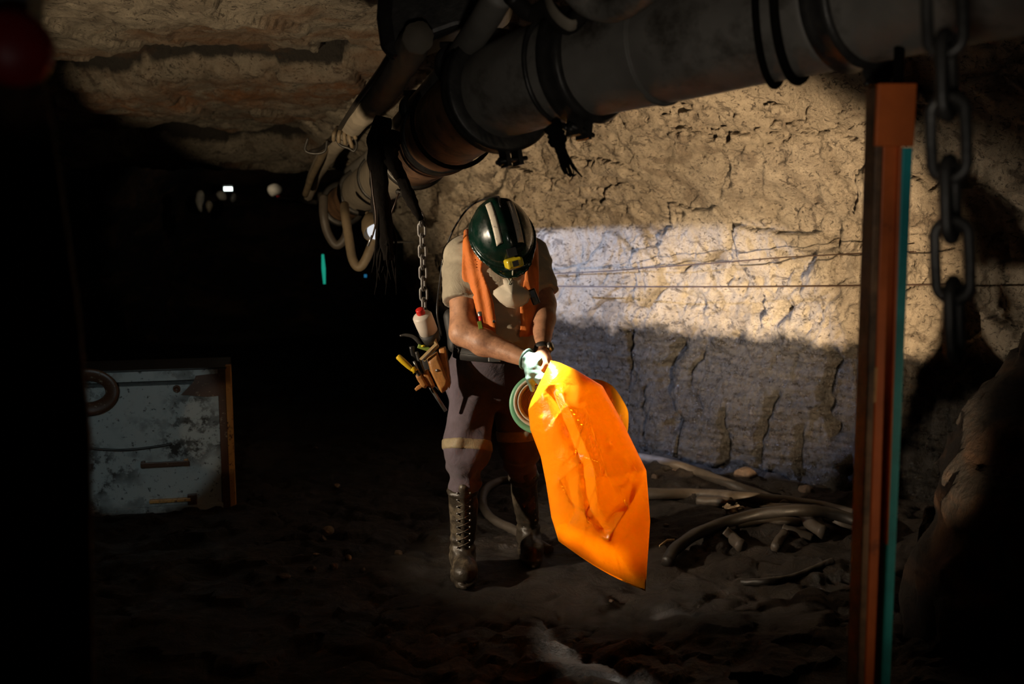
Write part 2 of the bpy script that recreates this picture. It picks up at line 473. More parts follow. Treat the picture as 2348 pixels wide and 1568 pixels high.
def paint_mat(name, col, dirt, amt, sc=9):
    t = NT(name)
    f = t.ramp(t.noise(sc, 10, .75), [(1 - amt - .03, 0.0), (1 - amt + .03, 1.0)])
    f2 = t.ramp(t.noise(3, 4, .6), [(.42, 0.0), (.62, 1.0)])
    spk = t.ramp(t.noise(45, 6, .7), [(.60, 0.0), (.64, 1.0)])
    f = t.math('MAXIMUM', t.math('MULTIPLY', f, f2), t.math('MULTIPLY', spk, .9))
    c = t.mix(f, col, dirt)
    t.bump(f, .4, .003)
    return t.set(Base_Color=c, Roughness=t.mix(f, (.4, .4, .4), (.8, .8, .8)))
M['cab'] = paint_mat('chipped_white_paint', (.40, .41, .39), (.030, .022, .017), .50)
M['cab_frame'] = paint_mat('rusty_frame', (.09, .035, .015), (.32, .24, .16), .35, 20)
M['cab_edge'] = paint_mat('orange_edge', (.55, .26, .07), (.08, .03, .015), .45, 30)
M['post'] = simple('orange_rust_post', (.62, .13, .02), .55, 0, .3, 6, .3, .002, 40, dirt=(.12, .025, .008), dirt_amt=.32, dsc=10)
M['teal'] = simple('teal_paint', (.02, .33, .34), .5, 0, .3, 9)
M['redpaint'] = simple('red_lens', (.45, .01, .012), .4)
M['greypaint'] = simple('grey_paint', (.32, .34, .32), .5)
def emit(name, col, s):
    m = bpy.data.materials.new(name); m.use_nodes = True; t = m.node_tree; t.nodes.clear()
    e = t.nodes.new('ShaderNodeEmission'); e.inputs[0].default_value = (*col, 1); e.inputs[1].default_value = s
    o = t.nodes.new('ShaderNodeOutputMaterial'); t.links.new(e.outputs[0], o.inputs[0]); return m
M['lamp_on'] = emit('lit_lamp', (.85, 1, .95), 4)
M['teal_on'] = emit('glowing_teal_tube', (.03, .75, .5), .35)
M['blue_on'] = emit('blue_indicator', (.05, .4, .8), .25)

# ================================================================== the gallery: rock walls, roof, floor
def grid_faces(nu, nv, flip=False):
    f = []
    for i in range(nu - 1):
        for j in range(nv - 1):
            q = (i * nv + j, (i + 1) * nv + j, (i + 1) * nv + j + 1, i * nv + j + 1)
            f.append(q[::-1] if flip else q)
    return f
def wall(name, path, nu, nv, mat, z0=-.15, z1=2.75, lean=1.15, lz=1.15, amp=1.0, s=0, seam=True, side=1):
    P = smooth_path([(x, y, 0) for x, y in path], nu)
    T = [(P[min(i + 1, nu - 1)] - P[max(i - 1, 0)]).normalized() for i in range(nu)]
    B = np.array([tuple(p) for p in P]); N = np.array([(t.y, -t.x, 0) for t in T]) * side
    Z = np.linspace(z0, z1, nv)
    pos = np.repeat(B[:, None], nv, 1).copy(); pos[:, :, 2] = Z
    off = lean * np.clip((Z - lz) / 1.3, 0, 2) ** 1.8
    nrm = np.repeat(N[:, None], nv, 1)
    pos = (pos + nrm * off[None, :, None]).reshape(-1, 3); nf = nrm.reshape(-1, 3)
    p = pos.copy()
    d = .12 * fbm(p, .9, 3, s) + .018 * ridge(p, (2.2, 2.2, 2.8), 4, s + 9)
    cv, ce = cells(p + .12 * np.stack([noise(p, 3, 50 + k) + .5 * noise(p, 9, 55 + k) for k in range(3)], 1), (2.5, 2.5, 2.6), s + 20)
    d = d + .045 * cv - .014 * np.clip(1 - ce * 7, 0, 1)
    cv2, ce2 = cells(p + .05 * np.stack([noise(p, 8, 60 + k) for k in range(3)], 1), (11, 11, 12), s + 30)
    d = d + .011 * cv2 - .003 * np.clip(1 - ce2 * 5, 0, 1) + .010 * fbm(p, 16, 4, s + 5) - .022 * sstep(.25, .6, fbm(p, (9, 9, 6), 4, s + 6))
    if seam:
        for gx, gz, wx, wz, dp, an_ in ((.90, 1.55, .035, .04, .09, 0), (.98, 1.98, .22, .022, .10, -.15), (1.35, 1.52, .10, .06, .05, .4), (1.55, 1.30, .05, .12, .05, .3), (1.38, 1.02, .03, .13, .06, -.3), (1.75, 1.45, .10, .10, .05, .7),
                (.55, 1.66, .13, .018, .05, .1), (1.20, 1.80, .03, .16, .05, -.5), (1.02, 1.16, .10, .015, .04, .3), (1.62, 1.85, .14, .02, .07, -.3), (.25, 1.80, .16, .015, .05, .2), (1.30, .90, .05, .05, .07, 0), (.75, 1.38, .12, .012, .04, .15)):
            qx = (p[:, 0] - gx) + .11 * fbm(p, 5, 4, 41); qz = (p[:, 2] - gz) + .11 * fbm(p, 5, 4, 42)
            a_ = qx * math.cos(an_) + qz * math.sin(an_); b_ = -qx * math.sin(an_) + qz * math.cos(an_)
            d = d - 1.15 * dp * np.exp(-((a_ / wx) ** 2 + (b_ / wz) ** 2)) * (.55 + .9 * np.clip(fbm(p, 11, 3, 45) + .3, 0, 1))
        m = 1 - sstep(.76, .96, p[:, 2] + .10 * fbm(p, 4.5, 3, 77))
        # coal: beds and upright cracks
        st = noise(p, (1.2, 1.2, 17), 91) * .012 + noise(p, (2, 2, 38), 92) * .006
        crk = np.clip(1 - np.abs(fbm(p, (2.6, 2.6, .5), 3, 93)) * 13, 0, 1) * sstep(-.1, .5, noise(p, (2, 2, 1.5), 94))
        dc = .13 * fbm(p, .9, 3, s) - .06 + st - .06 * crk + .012 * np.round(2 * fbm(p, (5, 5, 2.2), 3, 95)) / 2 * 2 + .007 * fbm(p, 18, 3, s + 5)
        for gx, z0_, z1_, wx, dp in ((.90, .20, .80, .045, .11), (1.63, .35, .80, .022, .09), (.64, .55, .95, .018, .06), (1.37, .10, .55, .020, .07), (1.20, .0, .45, .016, .06), (1.55, .0, .38, .018, .07), (1.72, .0, .32, .03, .06), (1.05, .35, .75, .010, .04), (.78, .0, .5, .010, .04)):
            qx = p[:, 0] - gx + .05 * fbm(np.stack([0 * p[:, 0], 0 * p[:, 0] + gx * 9, p[:, 2]], 1), 3.5, 4, 43) + .012 * fbm(p, 18, 2, 44)
            dc = dc - dp * np.exp(-(qx / wx) ** 2) * sstep(z0_ - .05, z0_ + .08, p[:, 2]) * (1 - sstep(z1_ - .08, z1_ + .05, p[:, 2]))
        d = d * (1 - m) + dc * m
    pos = pos + nf * (d * amp)[:, None]
    o = mesh_obj(name, pos, grid_faces(nu, nv, side < 0), mat)
    o['kind'] = 'structure'; return o
wall('wall_right', [(-1.5, 13), (-1.0, 9.5), (-.62, 7.1), (-.15, 6.5), (.45, 6.0), (.86, 5.62), (1.35, 5.22), (1.8, 4.8), (2.25, 4.3), (2.7, 3.4), (3.1, 2.2)], 760, 300, M['rock'])
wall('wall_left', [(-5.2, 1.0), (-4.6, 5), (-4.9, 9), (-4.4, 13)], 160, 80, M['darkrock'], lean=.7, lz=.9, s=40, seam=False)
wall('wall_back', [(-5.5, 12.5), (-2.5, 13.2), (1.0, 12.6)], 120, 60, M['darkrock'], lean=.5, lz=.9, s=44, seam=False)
# black outcrop close on the right: a rock mass of its own in front of the wall
def outcrop(p):
    d = ell(p, (2.45, 3.35, .25), (.98, .60, .98))
    d = smin(d, ell(p, (2.50, 3.3, 1.15), (.62, .45, .75)), .15)
    cv, ce = cells(p, (5, 5, 4), 7)
    return (d + .10 * fbm(p, 1.6, 3, 3) + .035 * cv + .03 * np.clip(1 - ce * 5, 0, 1) + .02 * fbm(p, 12, 3, 4)) * .8
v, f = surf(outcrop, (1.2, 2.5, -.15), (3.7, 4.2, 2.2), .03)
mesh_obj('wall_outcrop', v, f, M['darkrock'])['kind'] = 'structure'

def roof_z(x, y, band_masks=False):
    p = np.stack([x, y, 0 * x], 1)
    z = 2.42 - .02 * np.clip(y - 3.5, 0, 2.3) - .115 * np.clip(y - 5.8, 0, 2.2) + .09 * np.clip(y - 8.6, 0, 5)
    yl = 5.55 + .28 * fbm(p, .55, 3, 71) - .05 * x
    z = z + .15 * np.exp(-((y - yl) / .09) ** 2) - .07 * sstep(yl, yl + .12, y)
    yl2 = 7.3 + .3 * fbm(p, .5, 3, 72)
    z = z + .24 * np.exp(-((y - yl2) / .15) ** 2) - .12 * sstep(yl2 + .1, yl2 + .5, y)
    if band_masks: return np.exp(-np.abs((y - yl) / .08) ** 3), np.exp(-np.abs((y - yl2) / .20) ** 3), np.exp(-np.abs((y - yl - .42) / .25) ** 2)  # masks: two crevices darkened as shade, one ochre band
    yl3 = 9.2 + .4 * fbm(p, .6, 3, 73)
    cv, ce = cells(np.stack([x, y * .7, 0 * x], 1) + .1 * fbm(p, 3, 2, 74)[:, None], (2.4, 2.4, 2), 75)
    z = z + .07 * fbm(p, .8, 3, 70) + .035 * cv + .016 * ridge(p, (3, 5, 1), 4, 76) + .012 * fbm(p, 12, 3, 77)
    return z
nu, nv = 340, 430
X, Y = np.meshgrid(np.linspace(-5, 3.2, nu), np.concatenate([np.linspace(-.8, 3, 60), np.linspace(3.02, 9, 290), np.linspace(9.05, 13.5, 80)]), indexing='ij')
Zr = roof_z(X.ravel(), Y.ravel())
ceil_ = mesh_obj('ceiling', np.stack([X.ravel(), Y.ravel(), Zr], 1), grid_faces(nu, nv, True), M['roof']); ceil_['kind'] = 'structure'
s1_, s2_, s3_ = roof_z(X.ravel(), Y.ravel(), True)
for nm, ar in (('crevice_shade', np.clip(s1_ + s2_, 0, 1)), ('ochre', s3_)):
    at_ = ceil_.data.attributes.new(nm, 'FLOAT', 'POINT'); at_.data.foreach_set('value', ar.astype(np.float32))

def floor_z(x, y):
    p = np.stack([x, y, 0 * x], 1)
    z = .035 * fbm(p, 1.1, 3, 61) + .014 * ridge(p, (4, 6, 1), 3, 62) + .012 * fbm(p, 9, 4, 63)
    # clods and cracked mud crust
    cv, ce = cells(p + .06 * fbm(p, 4, 2, 66)[:, None], (6, 8, 1), 64)
    z = z + .018 * cv - .028 * np.clip(1 - ce * 5, 0, 1) * sstep(.0, .5, noise(p, 2.2, 65))
    flat = np.exp(-(((x + .05) / .5) ** 2 + ((y - 3.95) / .45) ** 2))
    return z * (1 - .8 * flat) + .10 * sstep(-.3, 1.0, x) * sstep(4.3, 6.0, y + .9 * x)
nu, nv = 420, 420
X, Y = np.meshgrid(np.linspace(-5.2, 3.6, nu), np.concatenate([np.linspace(-.8, 2, 30), np.linspace(2.01, 6.8, 330), np.linspace(6.85, 13.5, 60)]), indexing='ij')
mesh_obj('floor', np.stack([X.ravel(), Y.ravel(), floor_z(X.ravel(), Y.ravel())], 1), grid_faces(nu, nv), M['floor'])['kind'] = 'structure'
def fz(x, y): return float(floor_z(np.array([float(x)]), np.array([float(y)]))[0])

# ================================================================== the miner
def A(px, py, Y): return np.array(at(px, py, Y))
pel = A(1132, 838, 3.98); belly = A(1150, 735, 3.83); chest = A(1146, 640, 3.84); upper = A(1142, 585, 3.88); neck0 = A(1146, 560, 3.84)
head = A(1152, 548, 3.66)
hu = Vector((.0, -.84, .54)); hf = Vector((.31, -.42, -.84)); hu.normalize()
hf = (hf - hu * hf.dot(hu)).normalized(); hs = hf.cross(hu).normalized()      # side axis
HM = Matrix((hs, hf, hu)).transposed()                                          # columns side, front, up
shR = A(1060, 590, 3.86); elR = A(1064, 762, 3.70); wrR = A(1214, 826, 3.53)
shL = A(1222, 590, 3.90); elL = A(1246, 700, 3.80); wrL = A(1244, 806, 3.60)
hipR = A(1082, 850, 3.98); knR = A(1072, 1030, 3.87); anR = A(1062, 1272, 3.93)
hipL = A(1178, 850, 4.02); knL = A(1192, 1020, 3.99); anL = A(1212, 1240, 4.20)
fR = Vector((.10, -1, 0)).normalized(); fL = Vector((.10, -1, 0)).normalized()
anR[2] = .10; anL[2] = .10

def torso(p, g=0.0):
    d = cap(p, pel, belly, .135 + g, .150 + g, (0, 1, 0), 1.12)
    d = smin(d, cap(p, belly, chest, .150 + g, .165 + g, (0, 1, 0), 1.2), .06)
    d = smin(d, cap(p, chest, upper, .163 + g, .120 + g, (0, 1, 0), 1.25), .05)
    d = smin(d, cap(p, shR * .82 + upper * .18, shL * .82 + upper * .18, .072 + g, .072 + g), .07)
    return d
def hand(p, wr, dirs, palm_dir, up, spread, curl, sc=1.0):
    """palm, four fingers of unequal length with two bends, a thumb leaving the side of the palm"""
    D = V3(palm_dir) / np.linalg.norm(palm_dir); U = V3(up); U = U - D * U.dot(D); U = U / np.linalg.norm(U); S = np.cross(D, U)
    d = cap(p, wr, wr + D * .035, .026 * sc, .030 * sc, U, 1.35)
    d = smin(d, cap(p, wr + D * .03 + S * .018, wr + D * .085 + S * .026, .019 * sc, .016 * sc, U, 1.15), .02)
    d = smin(d, cap(p, wr + D * .03 - S * .018, wr + D * .080 - S * .026, .019 * sc, .015 * sc, U, 1.15), .02)
    for k, (o, ln) in enumerate(((.033, .072), (.011, .082), (-.012, .077), (-.034, .060))):
        b = wr + D * (.085 - abs(o) * .15) + S * o * 1.02; a = curl; dirn = D * math.cos(a) - U * math.sin(a) + S * o * spread
        q1 = b + dirn * ln * .45; a2 = curl * 2.0; d2 = D * math.cos(a2) - U * math.sin(a2) + S * o * spread
        q2 = q1 + d2 * ln * .32; a3 = curl * 2.7; q3 = q2 + (D * math.cos(a3) - U * math.sin(a3)) * ln * .25
        f = smin(cap(p, b, q1, .0098 * sc, .0092 * sc), cap(p, q1, q2, .0092 * sc, .0086 * sc), .004)
        f = smin(f, cap(p, q2, q3, .0086 * sc, .0074 * sc), .004)
        d = smin(d, f, .009)
    t0 = wr + D * .028 + S * .026; t1 = t0 + (D * .62 + S * .62 - U * .35) * .042; t2 = t1 + (D * .85 + S * .15 - U * .55) * .036
    d = smin(d, smin(cap(p, t0, t1, .0155 * sc, .0115 * sc), cap(p, t1, t2, .0112 * sc, .0085 * sc), .005), .014)
    return d
gR_dir = A(1262, 872, 3.49) - wrR; gR_up = V3((.35, -.75, .6))
gL_dir = A(1262, 862, 3.50) - wrL; gL_up = V3((.8, -.5, .2))
def arms(p, g=0.0):
    d = cap(p, shR, elR, .062 + g, .050 + g)
    mR = elR + (wrR - elR) * .32 + V3((0, 0, -.006))
    d2 = smin(cap(p, elR, mR, .049 + g, .049 + g), cap(p, mR, wrR, .048 + g, .029 + g), .02)
    d = smin(d, d2, .03)
    mL = elL + (wrL - elL) * .30
    e = cap(p, shL, elL, .060 + g, .047 + g)
    e2 = smin(cap(p, elL, mL, .046 + g, .045 + g), cap(p, mL, wrL, .044 + g, .027 + g), .02)
    return np.minimum(d, smin(e, e2, .03))
HC = V3(head)
hax = [V3(hs), V3(hf), V3(hu)]
def hp(a, b, c): return HC + hax[0] * a + hax[1] * b + hax[2] * c
def body(p):
    d = torso(p, -.012)
    d = smin(d, arms(p) + .0022 * fbm(p, (16, 16, 16), 2, 19) - .003 * ridge(p, (6, 6, 6), 1, 20), .03)
    d = smin(d, hand(p, wrR, None, gR_dir, gR_up, 2.0, .38), .012)
    d = smin(d, hand(p, wrL, None, gL_dir, gL_up, 1.5, .5), .012)
    # neck and head, bowed
    d = smin(d, cap(p, neck0, hp(0, -.02, -.06), .062, .058), .03)
    h = ell(p, hp(0, 0, .02), (.076, .096, .098), np.array(HM))
    h = smin(h, ell(p, hp(0, .035, -.055), (.058, .062, .066), np.array(HM)), .03)      # face and jaw
    h = smin(h, cap(p, hp(0, .092, -.005), hp(0, .113, -.034), .008, .013), .010)        # nose
    h = smin(h, ell(p, hp(0, .082, -.075), (.026, .016, .011), np.array(HM)), .008)      # lips
    h = smin(h, ell(p, hp(0, .078, -.105), (.022, .018, .016), np.array(HM)), .012)      # chin
    h = smin(h, ell(p, hp(0, .084, .020), (.052, .016, .010), np.array(HM)), .012)       # brow
    for sx in (-1, 1):
        h = smax(h, -ell(p, hp(sx * .032, .096, -.002), (.018, .014, .012), np.array(HM)), .006)
        h = smin(h, ell(p, hp(sx * .031, .080, -.002), (.013, .013, .012), np.array(HM)), .003)
        h = smin(h, ell(p, hp(sx * .078, -.008, -.018), (.010, .018, .030), np.array(HM)), .006)
    d = smin(d, h, .02)
    # legs and feet, inside the trousers and boots
    for hi, kn, an in ((hipR, knR, anR), (hipL, knL, anL)):
        l = smin(cap(p, hi, kn, .074, .046), smin(cap(p, kn, kn + (an - kn) * .35, .046, .042), cap(p, kn + (an - kn) * .35, an, .042, .034), .02), .02)
        l = smin(l, cap(p, an + V3((0, .03, -.03)), an + V3((.012, -.13, -.055)), .035, .028), .03)
        d = smin(d, l, .03)
    return d
v, f = surf(body, (-.42, 3.2, .01), (.30, 4.45, 1.66), .0062)
person = mesh_obj('person', v, f, M['skin'])
tag(person, 'person in green hard hat and orange vest bending over a glowing orange bag', 'person')

# ---- khaki shirt with rolled short sleeves
def slv(p, a, b, ra, rb, tcut):
    c = V3(a) + (V3(b) - V3(a)) * tcut
    d = cap(p, a, b, ra, rb)
    return smax(d, half(p, c, V3(b) - V3(a)), .006)
def folds(p, amp, f, s): return amp * fbm(p, f, 3, s)
def shirt(p):
    d = torso(p, .006)
    d = d + .006 * ridge(p, (5, 5, 9), 2, 13) + .006 * ridge(p + .1 * noise(p, 5, 3)[:, None], (9, 9, 22), 2, 14)
    cR = V3(shR) + (V3(elR) - V3(shR)) * .66; cL = V3(shL) + (V3(elL) - V3(shL)) * .74
    sR = slv(p, shR + V3((-.004, 0, .004)), elR + V3((-.006, 0, 0)), .078, .078, .60)
    q = p - cR; sR = sR - .006 * np.clip(1 - np.abs(half(p, cR + V3((0, 0, .015)), V3(elR) - V3(shR))) / .014, 0, 1)
    dR = half(p, V3(shR), V3(elR) - V3(shR))
    sR = sR + (.013 * np.abs(np.sin(dR * 30 + 26 * (p[:, 0] - shR[0]) - 20 * (p[:, 1] - shR[1]) + 2.6 * noise(p, 7, 5))) ** .8 - .006 + .005 * ridge(p, (12, 12, 20), 2, 15)) * sstep(.0, .05, dR) * (1 - .85 * sstep(.045, .085, dR))
    sL = slv(p, shL, elL, .076, .074, .74)
    dL = half(p, V3(shL), V3(elL) - V3(shL))
    sL = sL + .009 * np.abs(np.sin(dL * 36 - 20 * (p[:, 0] - shL[0]) + 2 * noise(p, 7, 6)))
    sL = sL - .007 * np.clip(1 - np.abs(half(p, cL, V3(elL) - V3(shL))) / .012, 0, 1)
    d = smin(smin(d, sR, .035), sL, .035)
    # neck opening and hem
    d = smax(d, -cap(p, neck0 + V3((0, .0, -.0)), hp(0, 0, -.02), .078, .085), .01)
    hem = half(p, A(1150, 812, 3.85), (0.02, .10, -1))
    return smax(d, hem, .01) * .9
v, f = surf(shirt, (-.44, 3.55, .85), (.30, 4.2, 1.56), .0062)
sh = mesh_obj('shirt', v, f, M['shirt'], person)

# ---- orange high-visibility vest, open at the front
xc = lambda z: np.interp(z, [.95, 1.10, 1.25, 1.42], [A(1158, 760, 3.7)[0], A(1166, 700, 3.7)[0], A(1158, 620, 3.7)[0], A(1148, 560, 3.7)[0]])
gw = lambda z: np.interp(z, [.95, 1.05, 1.18, 1.30, 1.42], [.030, .045, .050, .085, .060])
def vest(p):
    t = torso(p, .022) + .0045 * np.sin(150 * (p[:, 0] + .2 * (p[:, 2] - 1.2)) + 2.0 * noise(p, 4, 8)) + .003 * ridge(p, (9, 9, 5), 2, 23)
    inner = torso(p, .006)
    d = smax(t, -(inner), .003)
    x = p[:, 0] - xc(p[:, 2]); op = gw(p[:, 2]) - np.abs(x)
    d = np.where(p[:, 1] < 3.93, smax(d, op, .004), d)
    d = smax(d, -cap(p, neck0, hp(0, 0, -.03), .088, .09), .008)
    # arm holes
    for s_, e_ in ((shR, elR), (shL, elL)):
        d = smax(d, -cap(p, s_ + V3((0, 0, .02)), e_ , .074, .055), .008)
    d = smax(d, np.abs(p[:, 0] + .045) - .150, .004)
    low = half(p, A(1140, 770, 3.72), (0.0, .18, -1))
    d = smax(d, low, .006)
    return d * .85
v, f = surf(vest, (-.40, 3.5, .9), (.28, 4.2, 1.56), .0055)
ve = mesh_obj('vest', v, f, M['vest'], person)

# ---- trousers
def legm(p, hi, kn, an, g, low, fs):
    d = smin(cap(p, hi, kn, .106 + g, .092 + g), cap(p, kn, kn + (an - kn) * .42, .090 + g, .070 + g), .05)
    k = half(p, kn, V3(an) - V3(kn))
    cr = (.010 * ridge(p + .06 * noise(p, 4, fs)[:, None], (4, 4, 12), 2, fs) + .005 * np.sin(58 * k + 24 * p[:, 0] + 3 * noise(p, 7, fs))) * sstep(.02, .10, k)
    cr = cr + .007 * np.sin(34 * k + 45 * p[:, 0] + 2.5 * noise(p, 4, fs + 1)) * (1 - sstep(-.05, .05, k))
    d = d + cr + .005 * ridge(p, (8, 8, 5), 2, fs + 3)
    return smax(d, half(p, low, V3(an) - V3(kn)), .008)
lowR = A(1066, 1128, 3.87); lowL = A(1196, 1098, 4.03)
def trousers(p):
    d = smin(legm(p, hipR, knR, anR, 0, lowR, 31), legm(p, hipL, knL, anL, -.004, lowL, 37), .02)
    hp_ = cap(p, pel + V3((0, 0, -.03)), pel + V3((.0, -.045, .085)), .150, .166, (0, 1, 0), 1.04) + .004 * ridge(p, (7, 7, 4), 2, 33)
    d = smin(d, hp_, .05)
    return smax(d, half(p, A(1135, 792, 3.9), (0, 0, 1)), .006) * .85
v, f = surf(trousers, (-.40, 3.65, .36), (.32, 4.3, 1.06), .0068)
tr = mesh_obj('trousers', v, f, M['trousers'], person)
for k_, (hi, kn, an, g, lo_, fs, cen) in enumerate(((hipR, knR, anR, 0, lowR, 31, A(1076, 1022, 3.87)), (hipL, knL, anL, -.004, lowL, 37, A(1190, 996, 3.99)))):
    def band(p):
        d = legm(p, hi, kn, an, g + .004, lo_, fs)
        return smax(d, np.abs(half(p, cen, V3(kn) - V3(hi))) - .022, .003) * .85
    c = V3(cen); v, f = surf(band, c - .16, c + .16, .0058)
    mesh_obj('reflective_band', v, f, M['tape'], tr)

# ---- boots
def make_boot(an, top, fdir, n):
    an = V3(an); F = V3(fdir); S = V3((F[1], -F[0], 0))
    def boot(p):
        d = cap(p, an + V3((0, 0, .0)) - F * .005, top, .052, .064)
        d = smin(d, ell(p, an - F * .03 + V3((0, 0, -.045)), (.044, .05, .05)), .03)
        q = np.stack([(p - an) @ S, (p - an) @ F, p[:, 2] - an[2]], 1)
        foot = ell(q, (0, .070, -.045), (.050, .125, .052))
        foot = smin(foot, ell(q, (0, .130, -.048), (.051, .062, .044)), .03)
        d = smin(d, foot, .05)
        sole = np.maximum(ell(q, (0, .055, -.085), (.058, .155, .06)), np.abs(q[:, 2] + .086) - .013)
        d = np.minimum(smax(d, -(q[:, 2] + .082), .004), sole)
        # creases at the ankle, seams, mud crust
        d = d + .003 * np.sin((p[:, 2]) * 150) * np.exp(-((p[:, 2] - an[2] - .03) / .05) ** 2)
        d = d + .0035 * ridge(p, (13, 13, 10), 3, 41 + n)
        k = half(p, top, V3(top) - an)
        d = d - .007 * np.clip(1 - np.abs(k + .016) / .012, 0, 1)
        d = smax(d, k, .005)
        tongue = cap(p, an + F * .045 + V3((0, 0, .02)), V3(top) + F * .050 + V3((0, 0, .015)), .018, .022)
        return smin(d, tongue, .01) * .85
    lo = np.minimum(an, top) - .21; lo[2] = -.02
    v, f = surf(boot, lo, np.maximum(an, top) + np.array([.21, .21, .05]), .006)
    b = mesh_obj('boot', v, f, M['boot'], person)
    # laces criss-crossing up the front between two rows of hooks
    L = []; H = []
    nn = 9
    for i in range(nn):
        t = i / (nn - 1)
        c = an + F * (.066 + .006 * t) + V3((0, 0, .035)) + (V3(top) - an) * (t * .86)
        c2 = an + F * (.066 + .006 * t) + V3((0, 0, .035)) + (V3(top) - an) * (min(t + .10, 1) * .86)
        for sx in (-1, 1):
            a = c + S * .026 * sx - F * .008; bb = c2 - S * .026 * sx - F * .008
            L.append(tube(smooth_path([a, (a + bb) / 2 + F * .008, bb], 6), .0024, 6))
            H.append(lathe(a - F * .004, a + F * .006, [(0, .0001), (0, .005), (1, .0045), (1.05, .0001)], 8))
    mesh_obj('laces', *join(*L), M['lace'], b)
    for h_ in H: mesh_obj('lace_hook', *h_, M['steel'], b)
    return b
make_boot(anR, A(1062, 1118, 3.89), fR, 0)
make_boot(anL, A(1200, 1086, 4.06), fL, 7)

# ---- glove and watch
def glove(p):
    d = hand(p, wrR, None, gR_dir, gR_up, 2.0, .38, 1.16) - .0025
    D = V3(wrR) - V3(elR); D = D / np.linalg.norm(D)
    cu = cap(p, wrR - D * .018, wrR + D * .02, .037, .034)
    cu = cu + .0025 * np.sin(60 * (p[:, 0] + p[:, 2])) + .002 * np.sin(170 * (p[:, 2] - p[:, 0]))
    d = smin(d, cu, .012) + .0022 * ridge(p, (28, 28, 28), 2, 88)
    d = smax(d, -(half(p, wrR - D * .016, D)), .003)
    return d * .85
v, f = surf(glove, V3(wrR) - .22, V3(wrR) + np.array([.22, .16, .10]) , .0042)
gl = mesh_obj('glove', v, f, M['glove'], person)
D = (Vector(wrR) - Vector(elR)).normalized()
mesh_obj('cuff_roll', *tube([Vector(wrR) - D * .016 + (D.orthogonal().normalized() * math.cos(a) + D.cross(D.orthogonal().normalized()) * math.sin(a)) * .037 for a in np.linspace(0, 2 * math.pi, 40, endpoint=False)], .0048, 8, closed=True), M['glove'], gl)
D = (Vector(wrL) - Vector(elL)).normalized(); wc = Vector(wrL) - D * .012; u_ = Vector((0.75, -.66, 0)); u_ = (u_ - D * u_.dot(D)).normalized()
ws = mesh_obj('wristwatch', *lathe(wc - D * .011, wc + D * .011, [(0, .028), (0, .0325), (.5, .0335), (1, .0325), (1, .028)], 40), M['webbing'], person)
mesh_obj('watch_case', *lathe(wc + u_ * .026, wc + u_ * .041, [(0, .001), (0, .019), (.7, .019), (1, .016), (1, .001)], 32), M['steel'], ws)
mesh_obj('watch_face', *lathe(wc + u_ * .0405, wc + u_ * .0425, [(0, .001), (0, .0145), (1, .014), (1, .0001)], 32), M['black'], ws)

# ---- hair at the nape, under the hat
def hair(p):
    d = ell(p, hp(0, -.006, .018), (.083, .100, .102), np.array(HM)) + .002 * ridge(p, (40, 40, 40), 2, 2)
    d = smax(d, half(p, hp(0, 0, -.03), V3(-hu)), .01)
    return smax(d, half(p, hp(0, .04, 0), V3(hf)), .01)
v, f = surf(hair, HC - .14, HC + .14, .006); mesh_obj('hair', v, f, M['hair'], person)

# ---- hard hat seen from above: dome with ridge, rain gutter, peak, reflective tapes, cap lamp with cable
def shell(p):
    d = ell(p, hp(0, -.005, .035), (.114, .140, .120), np.array(HM))
    q = (p - hp(0, -.005, .035)) @ np.array(HM)
    d = d - .006 * np.exp(-(q[:, 0] / .022) ** 2) * sstep(.02, .08, q[:, 2])                # centre ridge
    for sx in (-1, 1): d = d - .0035 * np.exp(-((q[:, 0] - sx * .058) / .012) ** 2) * sstep(.03, .08, q[:, 2])
    d = smax(d, half(p, hp(0, 0, .022), V3(-hu)), .004)
    rim = np.maximum(ell(p, hp(0, 0, .022), (.127, .153, .06), np.array(HM)), np.abs(q[:, 2] + .013) - .005)
    d = smin(d, rim, .012)
    pk = np.maximum(ell(p, hp(0, .075, .020), (.090, .116, .05), np.array(HM)), np.abs(q[:, 2] + .020 + 1.6 * np.clip(q[:, 1] - .12, 0, 1) ** 1.0 * .25) - .0045)
    pk = smax(pk, -q[:, 1] + .05, .01)
    d = smin(d, pk, .010)
    ins = ell(p, hp(0, -.005, .030), (.106, .132, .112), np.array(HM))
    return smax(d, -ins, .003) * .9
v, f = surf(shell, HC - .26, HC + .26, .0052)
hat = mesh_obj('hard_hat', v, f, M['helmet'], person)
def shell_r(x, y):
    """height above the head centre of the dome at side x, front y"""
    s_ = 1 - (x / .114) ** 2 - ((y + .005) / .140) ** 2
    return .035 + .120 * math.sqrt(max(s_, 0.0)) + .006 * math.exp(-(x / .022) ** 2)
for sx, (x0, y0, x1, y1) in enumerate(((-.052, -.070, -.040, .098), (.026, -.085, .038, .088))):
    V, F = [], []; n = 30
    for i in range(n):
        t = i / (n - 1); yy = y0 + (y1 - y0) * t; xx = x0 + (x1 - x0) * t
        for j in range(5):
            xs = xx + (j / 4 - .5) * .0235
            V.append(Vector(hp(xs, yy, shell_r(xs, yy) + .0028 + (0.0012 if 0 < j < 4 else -.002) + .0035 * math.exp(-((abs(xs) - .058) / .012) ** 2))))
    F = grid_faces(n, 5)
    o = mesh_obj('reflective_stripe', V, F, M['stripe'], hat)
    o.modifiers.new('t', 'SOLIDIFY').thickness = .001
